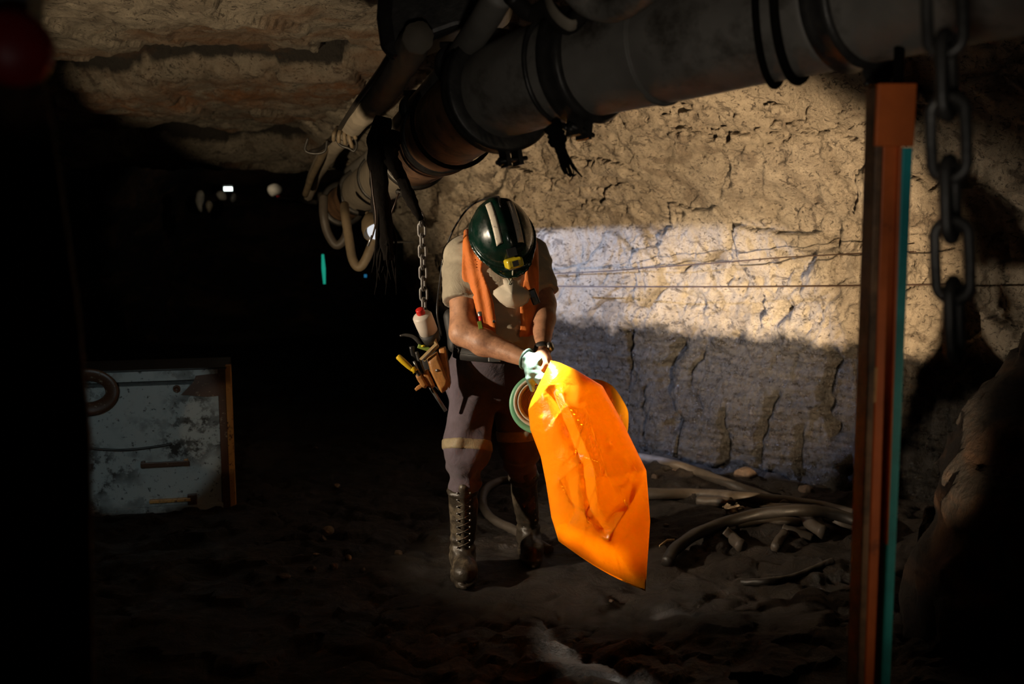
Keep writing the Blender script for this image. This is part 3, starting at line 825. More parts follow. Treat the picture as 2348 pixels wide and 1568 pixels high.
# cap lamp
LB = hp(.006, .152, .074); Ld = V3(hf) * .78 - V3(hu) * .55; Ld = Ld / np.linalg.norm(Ld)
Rl = Matrix((hs, Vector(np.cross(V3(Ld), V3(hs))), Vector(Ld))).transposed()
lamp = mesh_obj('cap_lamp', *boxm(LB, (.062, .078, .036), Rl), M['yellow'], hat, smooth=False); bevel(lamp, .009, 3)
RlU = Vector(np.cross(V3(Ld), V3(hs)))
if RlU.y > 0: RlU = -RlU
tp = Vector(LB) + RlU * .0395
mesh_obj('lamp_switch', *boxm(tp, (.022, .006, .020), Rl), M['black'], hat, smooth=False)
mesh_obj('lamp_bezel', *lathe(Vector(LB) + Vector(Ld) * .014, Vector(LB) + Vector(Ld) * .022, [(0, .001), (0, .021), (1, .021), (1, .017), (.4, .015), (.4, .001)], 28), M['steel'], hat)
br = hp(.004, .120, .098)
mesh_obj('lamp_bracket', *boxm(br, (.034, .036, .030), Rl), M['black'], hat, smooth=False)
cbl = smooth_path([hp(.02, .13, .09), hp(.0, .07, .156), hp(-.008, -.05, .165), hp(-.02, -.135, .085), A(1082, 470, 3.84), A(1042, 522, 3.93), A(1018, 585, 3.97), A(1008, 650, 3.96), A(1002, 715, 3.93), A(1012, 770, 3.93)], 70)
mesh_obj('lamp_cable', *tube(cbl[14:], .0038, 8), M['black'], hat)
aimL = at(1268, 912, 3.44)
# the cap lamp's own light, thrown down on the hand and bag
spot('cap_lamp_light', Vector(LB) + Vector(Ld) * .03, aimL, 180, (1.0, .95, .84), 30, .9, .012)

spot('bag_inner_fill', at(1277, 888, 3.435), at(1392, 1250, 3.30), 30, (1.0, .88, .68), 170, 1.0, .015)  # added light inside the bag to make the film glow, no lamp body
# ---- belt with battery and the dark gear on the hip
bc = A(1136, 800, 3.93)
belt = mesh_obj('belt', *tube([Vector(bc) + Vector((math.cos(a) * .172, math.sin(a) * .172 - .035, .006 * math.sin(2 * a))) for a in np.linspace(0, 2 * math.pi, 60, endpoint=False)], .005, 10, closed=True, flat=1.0), M['webbing'], person)
v, f = boxm(bc + V3((0, -.212, .0)), (.05, .012, .045)); bevel(mesh_obj('belt_buckle', v, f, M['steel'], belt, smooth=False), .004)
v, f = [], []
belt2 = lathe(Vector(bc) - Vector((0, 0, .024)), Vector(bc) + Vector((0, 0, .024)), [(0, 1), (0, 1.03), (1, 1.03), (1, 1)], 60)
Vb = [Vector((bc[0] + (p.x - bc[0]) * .170, bc[1] - .035 + (p.y - bc[1]) * .170, p.z)) for p in belt2[0]]
mesh_obj('belt_strap', Vb, belt2[1], M['webbing'], belt)
def pack(p):
    d = cap(p, A(1034, 728, 3.99), A(1046, 792, 3.97), .034, .040) + .006 * ridge(p, (12, 12, 9), 2, 6)
    return d
v, f = surf(pack, A(1040, 760, 3.98) - .16, A(1040, 760, 3.98) + .16, .007); mesh_obj('battery_pouch', v, f, M['webbing'], belt)

# ================================================================== orange bag, lit by the cap lamp and an added light inside
LE = [(0, 1216, 922), (.10, 1211, 940), (.25, 1216, 985), (.42, 1240, 1048), (.6, 1252, 1108), (.8, 1264, 1185), (1, 1281, 1241)]
RE = [(0, 1263, 826), (.05, 1283, 831), (.13, 1318, 846), (.25, 1381, 884), (.42, 1425, 962), (.6, 1482, 1078), (.8, 1491, 1195), (1, 1480, 1355)]
def edge(E, v): return np.interp(v, [e[0] for e in E], [e[1] for e in E]), np.interp(v, [e[0] for e in E], [e[2] for e in E])
CREASES = [  # polyline in the sheet, width, depth (+ towards the viewer)
    ([(1268, 900), (1300, 980), (1335, 1065), (1350, 1160)], 26, -.020), ([(1290, 900), (1325, 985), (1362, 1070), (1372, 1150)], 24, .016),
    ([(1350, 1160), (1396, 1236)], 20, -.010), ([(1396, 1236), (1432, 1290), (1480, 1352)], 26, .018),
    ([(1345, 935), (1378, 1040), (1400, 1110), (1416, 1135)], 22, .014), ([(1484, 1085), (1442, 1160), (1396, 1236)], 30, .030),
    ([(1282, 1238), (1340, 1228), (1396, 1238)], 24, .022), ([(1242, 960), (1262, 1080), (1276, 1180)], 22, .012),
    ([(1392, 1015), (1440, 1050), (1478, 1092)], 24, -.012), ([(1300, 1100), (1320, 1170), (1290, 1225)], 28, -.014),
    ([(1418, 1060), (1450, 1110), (1440, 1160)], 26, -.016), ([(1262, 1120), (1330, 1060)], 18, .008)]
def crease(x, y):
    r = np.zeros_like(x)
    for pts, wd, am in CREASES:
        dm = np.full_like(x, 1e9)
        for (x0, y0), (x1, y1) in zip(pts[:-1], pts[1:]):
            dx, dy = x1 - x0, y1 - y0; t = np.clip(((x - x0) * dx + (y - y0) * dy) / (dx * dx + dy * dy), 0, 1)
            dm = np.minimum(dm, np.hypot(x - x0 - t * dx, y - y0 - t * dy))
        r = r + am * (.75 * np.clip(1 - dm / wd, 0, 1) ** 1.7)
    return r
def bag_sheet(front, nv_=150, nu_=90):
    v_ = np.linspace(0, 1, nv_); u_ = np.linspace(0, 1, nu_)
    VV, UU = np.meshgrid(v_, u_, indexing='ij')
    lx, ly = edge(LE, VV); rx, ry = edge(RE, VV)
    x = lx + (rx - lx) * UU; y = ly + (ry - ly) * UU
    y = y + 10 * np.sin(np.pi * UU) * (VV ** 6)
    q = np.stack([x.ravel() / 100, y.ravel() / 100, 0 * x.ravel()], 1)
    edgef = np.clip(np.sin(np.pi * UU), 0, 1) ** .62 * (1 - .93 * sstep(.86, 1.0, VV))
    if front:
        bul = np.interp(VV, [0, .08, .3, .6, .85, 1], [.045, .088, .128, .150, .105, .012])
        fac, fe = cells(np.stack([q[:, 0] * 1.6, q[:, 1] * 1.0, q[:, 0] * .0], 1) + .2, (1, 1, 1), 15)
        rd = (fac * .003 + .005 * ridge(q, (1.3, .8, 1), 2, 18)).reshape(x.shape)
        dep = bul * edgef + (crease(x, y) + rd) * np.clip(edgef * 1.6, 0, 1)
        Yc = np.interp(VV, [0, .3, 1], [3.475, 3.45, 3.40])
        Yd = Yc - dep
    else:
        bul = np.interp(VV, [0, .08, .3, .6, .85, 1], [.035, .04, .05, .05, .04, .01])
        rd = (.005 * ridge(q, (1.1, .9, 1), 2, 28)).reshape(x.shape)
        Yd = np.interp(VV, [0, .3, 1], [3.475, 3.45, 3.40]) + bul * edgef + rd * np.clip(edgef, 0, 1)
    V = [at(a, b, c) for a, b, c in zip(x.ravel(), y.ravel(), Yd.ravel())]
    # every row widens as it hangs: the sheet is built at its own depth
    return V, grid_faces(nv_, nu_, not front)
Vf, Ff = bag_sheet(True); Vb_, Fb = bag_sheet(False)
bag = mesh_obj('plastic_bag', *join((Vf, Ff), (Vb_, Fb)), M['bag'])
tag(bag, 'large glowing orange plastic bag hanging from the gloved hand', 'bag')
import bmesh
bm = bmesh.new(); bm.from_mesh(bag.data)
nvv = 90; bm.verts.ensure_lookup_table(); n0 = len(Vf)
pairs = {}
for i in range(150):
    for j in (0, nvv - 1): pairs[bm.verts[n0 + i * nvv + j]] = bm.verts[i * nvv + j]
for j in range(nvv): pairs[bm.verts[n0 + 149 * nvv + j]] = bm.verts[149 * nvv + j]
bmesh.ops.weld_verts(bm, targetmap=pairs); bm.to_mesh(bag.data); bm.free()
md = bag.modifiers.new('film', 'SOLIDIFY'); md.thickness = .0006
# loose fold of the bag's back standing out on the right
n1, n2 = 40, 24; V = []
top = smooth_path([Vector((1352, 868, 0)), Vector((1380, 872, 0)), Vector((1408, 888, 0)), Vector((1431, 922, 0)), Vector((1441, 948, 0)), Vector((1440, 985, 0)), Vector((1436, 992, 0))], n1)
bot = smooth_path([Vector((1345, 885, 0)), Vector((1362, 900, 0)), Vector((1380, 925, 0)), Vector((1398, 950, 0)), Vector((1410, 975, 0)), Vector((1425, 995, 0)), Vector((1434, 1000, 0))], n1)
for i in range(n1):
    for j in range(n2):
        t = j / (n2 - 1); q = bot[i].lerp(top[i], t)
        V.append(at(q.x, q.y, 3.52 - .015 * math.sin(math.pi * t) * math.sin(math.pi * i / (n1 - 1)) + .006 * math.sin(i * .5 + 5 * t) + .03 * t))
fl = mesh_obj('loose_fold', V, grid_faces(n1, n2), M['bag'], bag); fl.modifiers.new('film', 'SOLIDIFY').thickness = .0008
fl['label'] = 'loose brownish orange fold behind the right edge of the bag'

# ---- roll with green and cream rims behind the bag's mouth
rc = at(1236, 926, 3.60); ra = Vector((-.20, -1, .16)).normalized()
roll = mesh_obj('rim_disc', *lathe(rc + ra * .0, rc + ra * .012, [(0, .060), (0, .112), (.5, .115), (1, .112), (1.0, .097), (.6, .094), (.6, .060)], 64), M['rim_green'])
roll_e = empty('hose_roll', rc, 'round roll with green and cream rims held behind the bag mouth', 'roll')
roll.parent = roll_e; roll.matrix_parent_inverse = parent_matrix(roll_e).inverted(); roll['label'] = 'green outer rim'
c2 = rc + Vector((.004, 0, .008))
mesh_obj('cream_rim', *lathe(c2 + ra * .005, c2 + ra * .045, [(0, .070), (0, .094), (.9, .096), (1, .094), (1, .086), (.75, .084), (.72, .081), (.95, .079), (.95, .074), (.6, .072), (.6, .068), (0, .066)], 64), M['cream'], roll_e)['label'] = 'cream stepped rim'
pr = [(0, .068)]
for k in range(11):
    r0 = .068 - k * .0055; pr += [(.55 - k * .03, r0), (.68 - k * .03, r0 - .0018), (.55 - k * .03, r0 - .004)]
mesh_obj('ribbed_core', *lathe(c2, c2 + ra * .045, pr + [(.1, .001)], 64), M['card'], roll_e)['label'] = 'brown ribbed core'
mesh_obj('drum', *lathe(rc - ra * .10, rc, [(0, .001), (0, .062), (1, .062), (1, .001)], 40), M['card'], roll_e)

# ---- dust mask hanging on the chest
def P3(lst, Y): return [at(x, y, Y) for x, y in lst]
mo = [(1154, 641), (1162, 640), (1176, 640), (1184, 643), (1186, 652), (1200, 660), (1214, 670), (1215, 680), (1208, 692), (1196, 700), (1180, 705), (1162, 702), (1146, 690), (1132, 674), (1133, 667), (1143, 660), (1156, 652)]
c_ = Vector((1174, 676, 0)); V = []; rows = 9; k = len(mo)
for r_ in range(rows):
    t = 1 - r_ / rows
    for x, y in mo:
        X_ = c_.x + (x - c_.x) * t; Y_ = c_.y + (y - c_.y) * t
        ridge_ = .010 * max(0, 1 - abs(X_ - 1173) / 14)
        V.append(at(X_, Y_, 3.615 - .045 * math.sqrt(max(0, 1 - t * t)) - ridge_ * (1 - t) ** .5))
V.append(at(1174, 676, 3.560)); F = []
for r_ in range(rows - 1):
    for j in range(k): F.append((r_ * k + j, r_ * k + (j + 1) % k, (r_ + 1) * k + (j + 1) % k, (r_ + 1) * k + j))
for j in range(k): F.append(((rows - 1) * k + j, (rows - 1) * k + (j + 1) % k, rows * k))
mk = mesh_obj('dust_mask', V, F, M['mask']); mk.modifiers.new('t', 'SOLIDIFY').thickness = .003
tag(mk, 'off-white folded dust mask hanging on the chest of the person', 'mask')
mesh_obj('seam', *tube([at(1133, 668, 3.612), at(1132, 675, 3.611), at(1146, 691, 3.609), at(1162, 703, 3.609), at(1180, 706, 3.609), at(1197, 701, 3.609), at(1209, 693, 3.609), at(1216, 680, 3.610)], .0018, 6), M['mask'], mk)
sm = mk
for k_, pts in enumerate((((1172, 652), (1165, 640), (1154, 628), (1146, 612)), ((1166, 652), (1174, 636), (1176, 620), (1176, 606)))):
    mesh_obj('strap', *tube(smooth_path([at(x, y, 3.575 + .0 * i) for i, (x, y) in enumerate(pts)], 12), .0028, 6, flat=.5), M['cream'], mk)
mesh_obj('nose_clip', *tube([at(1198, 664, 3.590), at(1214, 676, 3.606)], .0028, 8), M['black'], mk)
for k_, (y0, y1) in enumerate(((651, 653), (655, 657), (659, 660.5), (663, 664.5), (668, 673))):
    mesh_obj('printed_mark', *tube([at(1167, y0, 3.575 - .0015 * k_ ), at(1170.5, y1, 3.571 - .0015 * k_)], .0011, 5), M['black'], mk)

# ---- things in the vest's pockets
rd_ = mesh_obj('pocket_radio', *boxm(at(1224, 680, 3.63), (.030, .022, .062), Matrix.Rotation(R(-22), 3, 'Y')), M['black'], smooth=False)
bevel(rd_, .006, 3); tag(rd_, 'small black device clipped in the right vest pocket beside the mask', 'device')
mesh_obj('clip', *boxm(at(1226, 690, 3.612), (.012, .006, .03), Matrix.Rotation(R(-22), 3, 'Y')), M['iron'], rd_, smooth=False)
mt_ = mesh_obj('marker_pen', *lathe(at(1104, 742, 3.64), at(1100, 716, 3.64), [(0, .001), (0, .008), (.6, .008), (.62, .0065), (1, .0065), (1, .001)], 16), M['red'])
tag(mt_, 'red marker pen in the vest pocket beside the bent elbow', 'pen')
mesh_obj('pen_cap', *lathe(at(1101, 724, 3.64), at(1099, 714, 3.64), [(0, .0085), (.9, .0085), (1, .001)], 16), M['steel'], mt_)
mt2 = mesh_obj('box_of_matches', *boxm(at(1101, 745, 3.622), (.016, .012, .030), Matrix.Rotation(R(-12), 3, 'Y')), M['green'], smooth=False)
bevel(mt2, .002); mt2.name = 'tape_tag'; tag(mt2, 'small green and yellow tag in the vest pocket under the red pen', 'tag')
mesh_obj('snap_button', *lathe(at(1133, 737, 3.655), at(1133, 737, 3.642), [(0, .006), (1, .006), (1, .0035), (.6, .003), (.6, .0001)], 20), M['steel'], ve)

# ================================================================== tool pouch on the belt and what it carries
pe = empty('tool_pouch', at(995, 800, 3.80), 'tan leather tool pouch full of tools on the hip of the person', 'pouch')
PY = 3.76
def part(name, vf, mat, parent, bv=0, smooth=True):
    o = mesh_obj(name, *vf, mat, parent, smooth)
    if bv: bevel(o, bv, 3)
    return o
part('main_pocket', plate(P3([(979, 823), (1001, 808), (1008, 822), (1030, 876), (1026, 893), (1013, 902), (1006, 892), (986, 850)], PY), .045, .012), M['leather'], pe, .004)
part('side_pocket', plate(P3([(1006, 801), (1020, 797), (1027, 830), (1033, 880), (1030, 893), (1022, 868), (1010, 835)], PY + .02), .05, .006), M['leather'], pe, .004)
part('tool_loop', plate(P3([(967, 853), (981, 848), (998, 886), (990, 892), (981, 888), (970, 868)], PY + .01), .035, .010), M['leather'], pe, .004)
part('tool_loop', plate(P3([(952, 860), (966, 858), (981, 884), (976, 891), (968, 888), (956, 870)], PY + .0), .030, .010), M['leather'], pe, .004)
part('back_plate', plate(P3([(966, 820), (1002, 798), (1026, 800), (1034, 880), (1015, 905), (990, 880), (972, 850)], PY + .055), .008, 0), M['webbing'], pe, .002)
mesh_obj('rivet', *lathe(at(1002, 849, PY - .006), at(1002, 849, PY - .017), [(0, .0075), (.6, .0065), (1, .003), (1.05, .0001)], 20), M['steel'], pe)
part('loose_tab', plate(P3([(967, 878), (972, 885), (962, 893), (954, 897), (950, 892), (955, 886)], PY), .006, .001), M['leather'], pe, .002)
# tools, each its own thing
sd = mesh_obj('screwdriver', *lathe(at(911, 816, 3.75), at(945, 847, 3.75), [(0, .001), (.0, .007), (.05, .0115), (.35, .0125), (.75, .0115), (.9, .010), (1, .009), (1, .001)], 12), M['screw_yellow'])
tag(sd, 'screwdriver with a clear amber handle sticking out of the pouch', 'screwdriver')
mesh_obj('collar', *lathe(at(944, 843, 3.75), at(953, 852, 3.75), [(0, .008), (.2, .014), (.6, .010), (1, .014), (1, .001)], 6), M['screw_yellow'], sd)
mesh_obj('shaft', *tube([at(950, 850, 3.75), at(975, 880, 3.765)], .0035, 10), M['steel'], sd)
hm = mesh_obj('hammer', *tube([at(975, 868, 3.79), at(1000, 908, 3.80), at(1022, 942, 3.81)], .0075, 12), M['steel'])
tag(hm, 'hammer with a grey shaft hanging head up through the pouch loop', 'hammer')
part('hammer_head', tube(smooth_path([at(917, 770, 3.78), at(930, 768, 3.78), at(947, 772, 3.78), at(962, 786, 3.78), at(970, 800, 3.79)], 20), [.004, .007, .008, .009], 10, flat=.6), M['iron'], hm)
pl = mesh_obj('pliers', *tube(smooth_path([at(944, 794, 3.77), at(948, 815, 3.77), at(958, 835, 3.77), at(970, 860, 3.78)], 14), [.011, .009, .010, .008], 10, flat=.6), M['black'])
tag(pl, 'black handled pliers standing in the pouch behind the amber screwdriver', 'pliers')
mesh_obj('handle', *tube(smooth_path([at(955, 806, 3.765), at(960, 822, 3.765), at(966, 840, 3.765), at(974, 860, 3.77)], 12), [.007, .008, .008, .007], 10, flat=.7), M['iron'], pl)
ch = mesh_obj('chisel', *tube([at(949, 828, 3.755), at(962, 858, 3.76)], [.0055, .006], 8), M['steel'])
tag(ch, 'steel chisel between the amber screwdriver and the pliers', 'chisel')
gt = mesh_obj('level', *boxm(at(972, 797, 3.775), (.05, .014, .018), Matrix.Rotation(R(18), 3, 'Y')), M['green'], smooth=False); bevel(gt, .003)
gt.name = 'spirit_level'; tag(gt, 'small green spirit level lying across the top of the pouch', 'level')
mesh_obj('vial', *tube([at(966, 794, 3.764), at(974, 792, 3.764)], .004, 8), M['yellow'], gt)
fr = mesh_obj('folding_rule', *plate(P3([(961, 823), (966, 826), (1003, 790), (999, 785)], 3.742), .006, .0), M['wood'], smooth=False)
tag(fr, 'pale wooden folding rule tucked slantwise in the top of the pouch', 'ruler')
mesh_obj('rule_blade', *plate(P3([(970, 826), (974, 829), (1007, 795), (1003, 791)], 3.748), .004, .0), M['wood'], fr, smooth=False)
kn_ = mesh_obj('utility_knife', *tube(smooth_path([at(997, 768, 3.75), at(996, 780, 3.75), at(1004, 795, 3.76)], 10), [.009, .009, .006], 10, flat=.6), M['wood'])
tag(kn_, 'pale handled knife standing in the pouch beneath the bottle', 'knife')
# bottle
ba, bb = at(985, 766, 3.77), at(967, 722, 3.73)
bo = mesh_obj('plastic_bottle', *lathe(ba, bb, [(0, .001), (0, .030), (.04, .037), (.5, .039), (.93, .039), (1.0, .034), (1.05, .018), (1.08, .0135), (1.16, .013)], 40), M['bottle'])
tag(bo, 'milky plastic bottle with a red cap standing out of the tool pouch', 'bottle')
dv = (bb - ba)
mesh_obj('cap', *lathe(bb + dv * .06, bb + dv * .30, [(0, .0165), (.1, .0175), (.9, .0165), (1, .015), (1, .0001)], 24), M['red'], bo)
mesh_obj('holder', *lathe(ba - dv * .35, ba + dv * .12, [(0, .001), (0, .034), (1, .041), (1, .039)], 30), M['webbing'], bo)

# ================================================================== big ventilation pipe under the roof
PR = .139
ctrl = [(2700, -215, 1.45), (2348, -112, 1.72), (2000, -18, 2.02), (1650, 72, 2.32), (1340, 148, 2.60), (1215, 183, 2.74), (1125, 222, 2.93), (1045, 280, 3.36), (975, 338, 4.05), (900, 392, 5.2), (828, 440, 6.5), (770, 478, 7.6)]
axis = smooth_path([at(*c) for c in ctrl], 221)       # 20 samples per control span
vp = empty('ventilation_pipe', at(1340, 148, 2.6), 'big grey sectional pipe hanging from the roof and bending back into the dark', 'pipe')
def pipe_part(name, i0, i1, rad, mat, seg=48, wob=True):
    pth = axis[i0:i1 + 1]
    return mesh_obj(name, *tube(pth, rad, seg, wob=(lambda i, k: 1 + .006 * math.sin(k * .9 + i * .3)) if wob else None), mat, vp)
pipe_part('pipe_section', 0, 44, PR * 1.0, M['pipe'])
pipe_part('pipe_section', 44, 80, PR, M['pipe'])
pipe_part('pipe_section', 80, 114, PR * .985, M['pipe'])
pipe_part('pipe_elbow', 114, 166, PR, M['pipe_rust'])['label'] = 'rusty bent section'
pipe_part('pipe_section', 166, 200, PR * .96, M['paleduct'])
pipe_part('pipe_section', 200, 220, PR * .92, M['pipe_rust'])
def clamp(i, w, r, bolts=True, ang=-1.9, mat='iron'):
    c = axis[i]; T = (axis[i + 1] - axis[i - 1]).normalized()
    cl = mesh_obj('clamp_ring', *lathe(c - T * w / 2, c + T * w / 2, [(0, PR * .97), (0, r * .94), (.12, r), (.3, r * .965), (.7, r * .965), (.88, r), (1, r * .94), (1, PR * .97)], 56), M[mat], vp)
    if bolts:
        up = Vector((0, 0, 1)); n = (up - T * up.dot(T)).normalized(); b = T.cross(n)
        d = (n * math.cos(ang) + b * math.sin(ang)).normalized(); q = T.cross(d)
        for sx in (-1, 1):
            mesh_obj('clamp_ear', *boxm(c + d * (r + .014) + q * .020 * sx, (.045, .014, .05), Matrix((T, q, d)).transposed()), M[mat], cl, smooth=False)
        for k in (-1, 1):
            mesh_obj('bolt', *tube([c + d * (r + .022) - q * .045 + T * .012 * k, c + d * (r + .022) + q * .045 + T * .012 * k], .0065, 6), M['iron'], cl)
        mesh_obj('bolt_nut', *tube([c + d * (r + .022) + q * .028, c + d * (r + .022) + q * .042], .013, 6), M['iron'], cl)
    return cl
clamp(80, .078, PR * 1.14, ang=3.35)
clamp(80 - 12, .012, PR * 1.05, False, mat='pipe')
clamp(115, .055, PR * 1.28, ang=3.0)
clamp(150, .05, PR * 1.09, False)
clamp(166, .05, PR * 1.12, ang=3.4)
clamp(186, .03, PR * 1.06, False)
clamp(200, .06, PR * 1.14, False)
clamp(214, .07, PR * 1.22, False)
clamp(42, .07, PR * 1.10, ang=2.6)
# slings and straps round the pipe
def ring_about(i, r, rad, name, mat, a0=0, a1=2 * math.pi, tilt=0.0, parent=None):
    c = axis[i]; T = (axis[i + 1] - axis[i - 1]).normalized(); up = Vector((0, 0, 1)); n = (up - T * up.dot(T)).normalized(); b = T.cross(n)
    pts = [c + (n * math.cos(a) + b * math.sin(a)) * r + T * tilt * math.sin(a) for a in np.linspace(a0, a1, 40)]
    return mesh_obj(name, *tube(pts, rad, 8), mat, parent or vp)
ring_about(50, PR + .008, .010, 'rope_sling', M['rag'], tilt=.05)
ring_about(53, PR + .008, .008, 'rope_sling', M['rag'], tilt=.06)
ring_about(87, PR + .006, .007, 'rope_sling', M['iron'], tilt=.0)
ring_about(141, PR + .012, .008, 'rope_sling', M['rag'], tilt=.03)

# small pipe above the elbow, coming down beside it
sp_ = mesh_obj('service_pipe', *tube(smooth_path([at(1150, -20, 2.55), at(1105, 55, 2.7), at(1060, 120, 2.9), at(1010, 185, 3.2), at(950, 250, 3.7), at(895, 310, 4.5), at(850, 360, 5.6), at(800, 395, 7)], 60), .040, 24), M['pipe'])
tag(sp_, 'slim grey pipe running down to the left above the elbow of the big pipe', 'pipe')
T = at(1010, 185, 3.2)
for (x, y, d_) in ((1040, 148, 3.03), (952, 248, 3.68)):
    c = at(x, y, d_); t_ = (at(x - 20, y + 22, d_ + .12) - c).normalized()
    cl = mesh_obj('coupling', *lathe(c - t_ * .03, c + t_ * .03, [(0, .038), (0, .056), (.3, .060), (.7, .060), (1, .056), (1, .038)], 30), M['iron'], sp_)
    mesh_obj('bolt', *tube([c + Vector((-.04, -.03, -.05)), c + Vector((.04, -.03, -.05))], .010, 8), M['iron'], cl)
    mesh_obj('bolt', *tube([c + Vector((-.04, -.02, .055)), c + Vector((.04, -.02, .055))], .010, 8), M['iron'], cl)

# dark roof beam the pipes hang from
bmv = plate(P3([(868, -60), (1190, -60), (1168, 20), (1112, 62), (1060, 66), (1010, 84), (945, 108), (900, 135), (872, 112), (862, 40)], 2.95), .22, .02)
rb = mesh_obj('roof_beam', *bmv, M['iron'], smooth=False); bevel(rb, .012)
tag(rb, 'black steel beam end under the roof above the slim pipe', 'beam')
cb_ = mesh_obj('roof_cable', *tube(smooth_path([at(1170, -10, 2.5), at(1215, 30, 2.55), at(1255, 20, 2.5), at(1300, 60, 2.46), at(1350, 20, 2.4), at(1420, 10, 2.3), at(1470, -30, 2.2)], 50), .022, 12), M['hose_dark'])
tag(cb_, 'dark looping cable lying along the top of the big pipe', 'cable')
wsrp = mesh_obj('webbing_strap', *tube(smooth_path([at(1252, -20, 2.48), at(1262, 15, 2.45), at(1282, 42, 2.43), at(1306, 58, 2.42), at(1325, 55, 2.43)], 24), .017, 12, flat=.35), M['paleduct'])
tag(wsrp, 'short pale strap curling at the top edge above the big pipe', 'strap')
cb2 = mesh_obj('roof_hose', *tube(smooth_path([at(1300, -40, 2.3), at(1345, 8, 2.35), at(1400, 22, 2.3), at(1450, 2, 2.2), at(1500, -40, 2.1)], 40), .030, 14), M['pipe'])
tag(cb2, 'grey hose bend showing at the top edge over the first clamp of the big pipe', 'hose')

# plastered trunk on the left with wire loops
trk = mesh_obj('plastered_duct', *tube(smooth_path([at(960, 85, 2.85), at(930, 130, 3.05), at(893, 190, 3.4), at(842, 252, 4.1), at(792, 305, 5.0), at(752, 352, 5.9), at(725, 398, 6.6), at(706, 452, 7.3)], 90), [.046, .05, .052, .052, .05, .056, .05, .034], 22, wob=lambda i, k: 1 + .09 * math.sin(i * .55 + k * .8) * math.sin(k * 1.3 + i * .21)), M['paleduct'])
tag(trk, 'rough plastered duct sloping down from the roof left of the pipes', 'duct')
mesh_obj('side_cable', *tube(smooth_path([at(905, 110, 3.0), at(868, 168, 3.25), at(820, 232, 3.9), at(775, 300, 4.8), at(740, 338, 5.3), at(712, 348, 5.4)], 50), .012, 10), M['hose_dark'], trk)
mesh_obj('side_cable', *tube(smooth_path([at(752, 330, 5.4), at(736, 362, 5.7), at(716, 402, 6.2), at(700, 446, 6.7)], 40), .022, 12), M['hose_tan'], trk)
for pts in (((706, 316), (700, 344), (722, 352), (745, 346), (750, 322)), ((765, 300), (778, 330), (800, 340), (812, 346), (818, 330), (806, 300))):
    mesh_obj('wire_loop', *tube(smooth_path([at(x, y, 4.9) for x, y in pts], 40), .007, 8), M['iron'], trk)
for k_, (x0, y0, x1, y1) in enumerate(((775, 292, 765, 322), (786, 288, 777, 326), (795, 286, 792, 330), (801, 288, 808, 338), (812, 284, 816, 318))):
    mesh_obj('tie_end', *tube(smooth_path([at(x0, y0, 4.75), at((x0 + x1) / 2 - 4, (y0 + y1) / 2, 4.7), at(x1, y1, 4.72)], 10), .010, 8), M['hose_tan'], trk)

# hanging rags and straps
def rag(name, label, strands, mat='rag', cat='rag'):
    o = None
    for k, (pts, Y_, r_, fl_) in enumerate(strands):
        vf = tube(smooth_path([at(x, y, Y_) for x, y in pts], 36), r_, 12, flat=fl_, wob=lambda i, k2: 1 + .16 * math.sin(k2 * 2.1 + i * .35) + .07 * math.sin(i * 1.3))
        if o is None: o = mesh_obj(name, *vf, M[mat]); tag(o, label, cat)
        else: mesh_obj('strand', *vf, M[mat], o)
    return o
rag('hanging_rag', 'long black rag hanging from the pipe elbow left of the person', [([(880, 268), (868, 330), (868, 400), (874, 470), (883, 540), (890, 596)], 3.75, [.03, .042, .038, .034, .030, .018], .5)]
    + [([(869 + 2.4 * k, 470 + 31 * (k % 4)), (864 + 4 * k + 7 * math.sin(k * 2.3), 545 + 8 * (k % 3)), (858 + 5 * k + 9 * math.sin(k * 1.7), 600), (852 + 6 * k + 8 * math.sin(k * 3.1), 625 + 17 * ((k * 7) % 4))], 3.74 + .012 * ((k * 5) % 7), [.010, .006, .0035, .0012], .5) for k in range(11)]
    + [([(910, 300), (898, 340), (902, 380), (912, 410)], 3.7, [.02, .03, .02, .01], .6)])
rag('hanging_strap', 'short black strap slanting from the pipe elbow down to the chain', [([(893, 360), (912, 392), (930, 430), (948, 470), (966, 505)], 3.72, [.026, .024, .022, .020, .012], .4), ([(915, 380), (935, 420), (958, 480), (975, 520)], 3.75, [.010, .009, .008, .003], .5)])
rag('frayed_rag', 'frayed black rag dangling under the first clamp of the big pipe', [([(1262, 285), (1272, 300), (1280, 325), (1290, 350)], 2.56, [.020, .024, .022, .010], .5)]
    + [([(1276 + 3 * k, 330), (1284 + 6 * k, 362), (1290 + 10 * k - 3 * (k % 2), 385 + 7 * (k % 3)), (1296 + 13 * k, 400 + 6 * (k % 2))], 2.56 + .01 * k, [.007, .006, .004, .002], .7) for k in range(4)])
wr_ = mesh_obj('loose_wire', *tube(smooth_path([at(850, 390, 3.65), at(855, 440, 3.65), at(862, 500, 3.65), at(856, 535, 3.65), at(845, 562, 3.66)], 30), .0035, 6), M['wire'])
tag(wr_, 'thin loose wire hanging in front of the shaded lamp', 'wire')
mesh_obj('bare_tip', *tube([at(853, 540, 3.65), at(844, 564, 3.66)], .0045, 6), M['steel'], wr_)
wr3 = mesh_obj('tie_wire', *tube([at(915, 442, 3.9), at(896, 492, 3.9)], .003, 6), M['wire'])
tag(wr3, 'short tie wire slanting between the black rag and strap', 'wire')

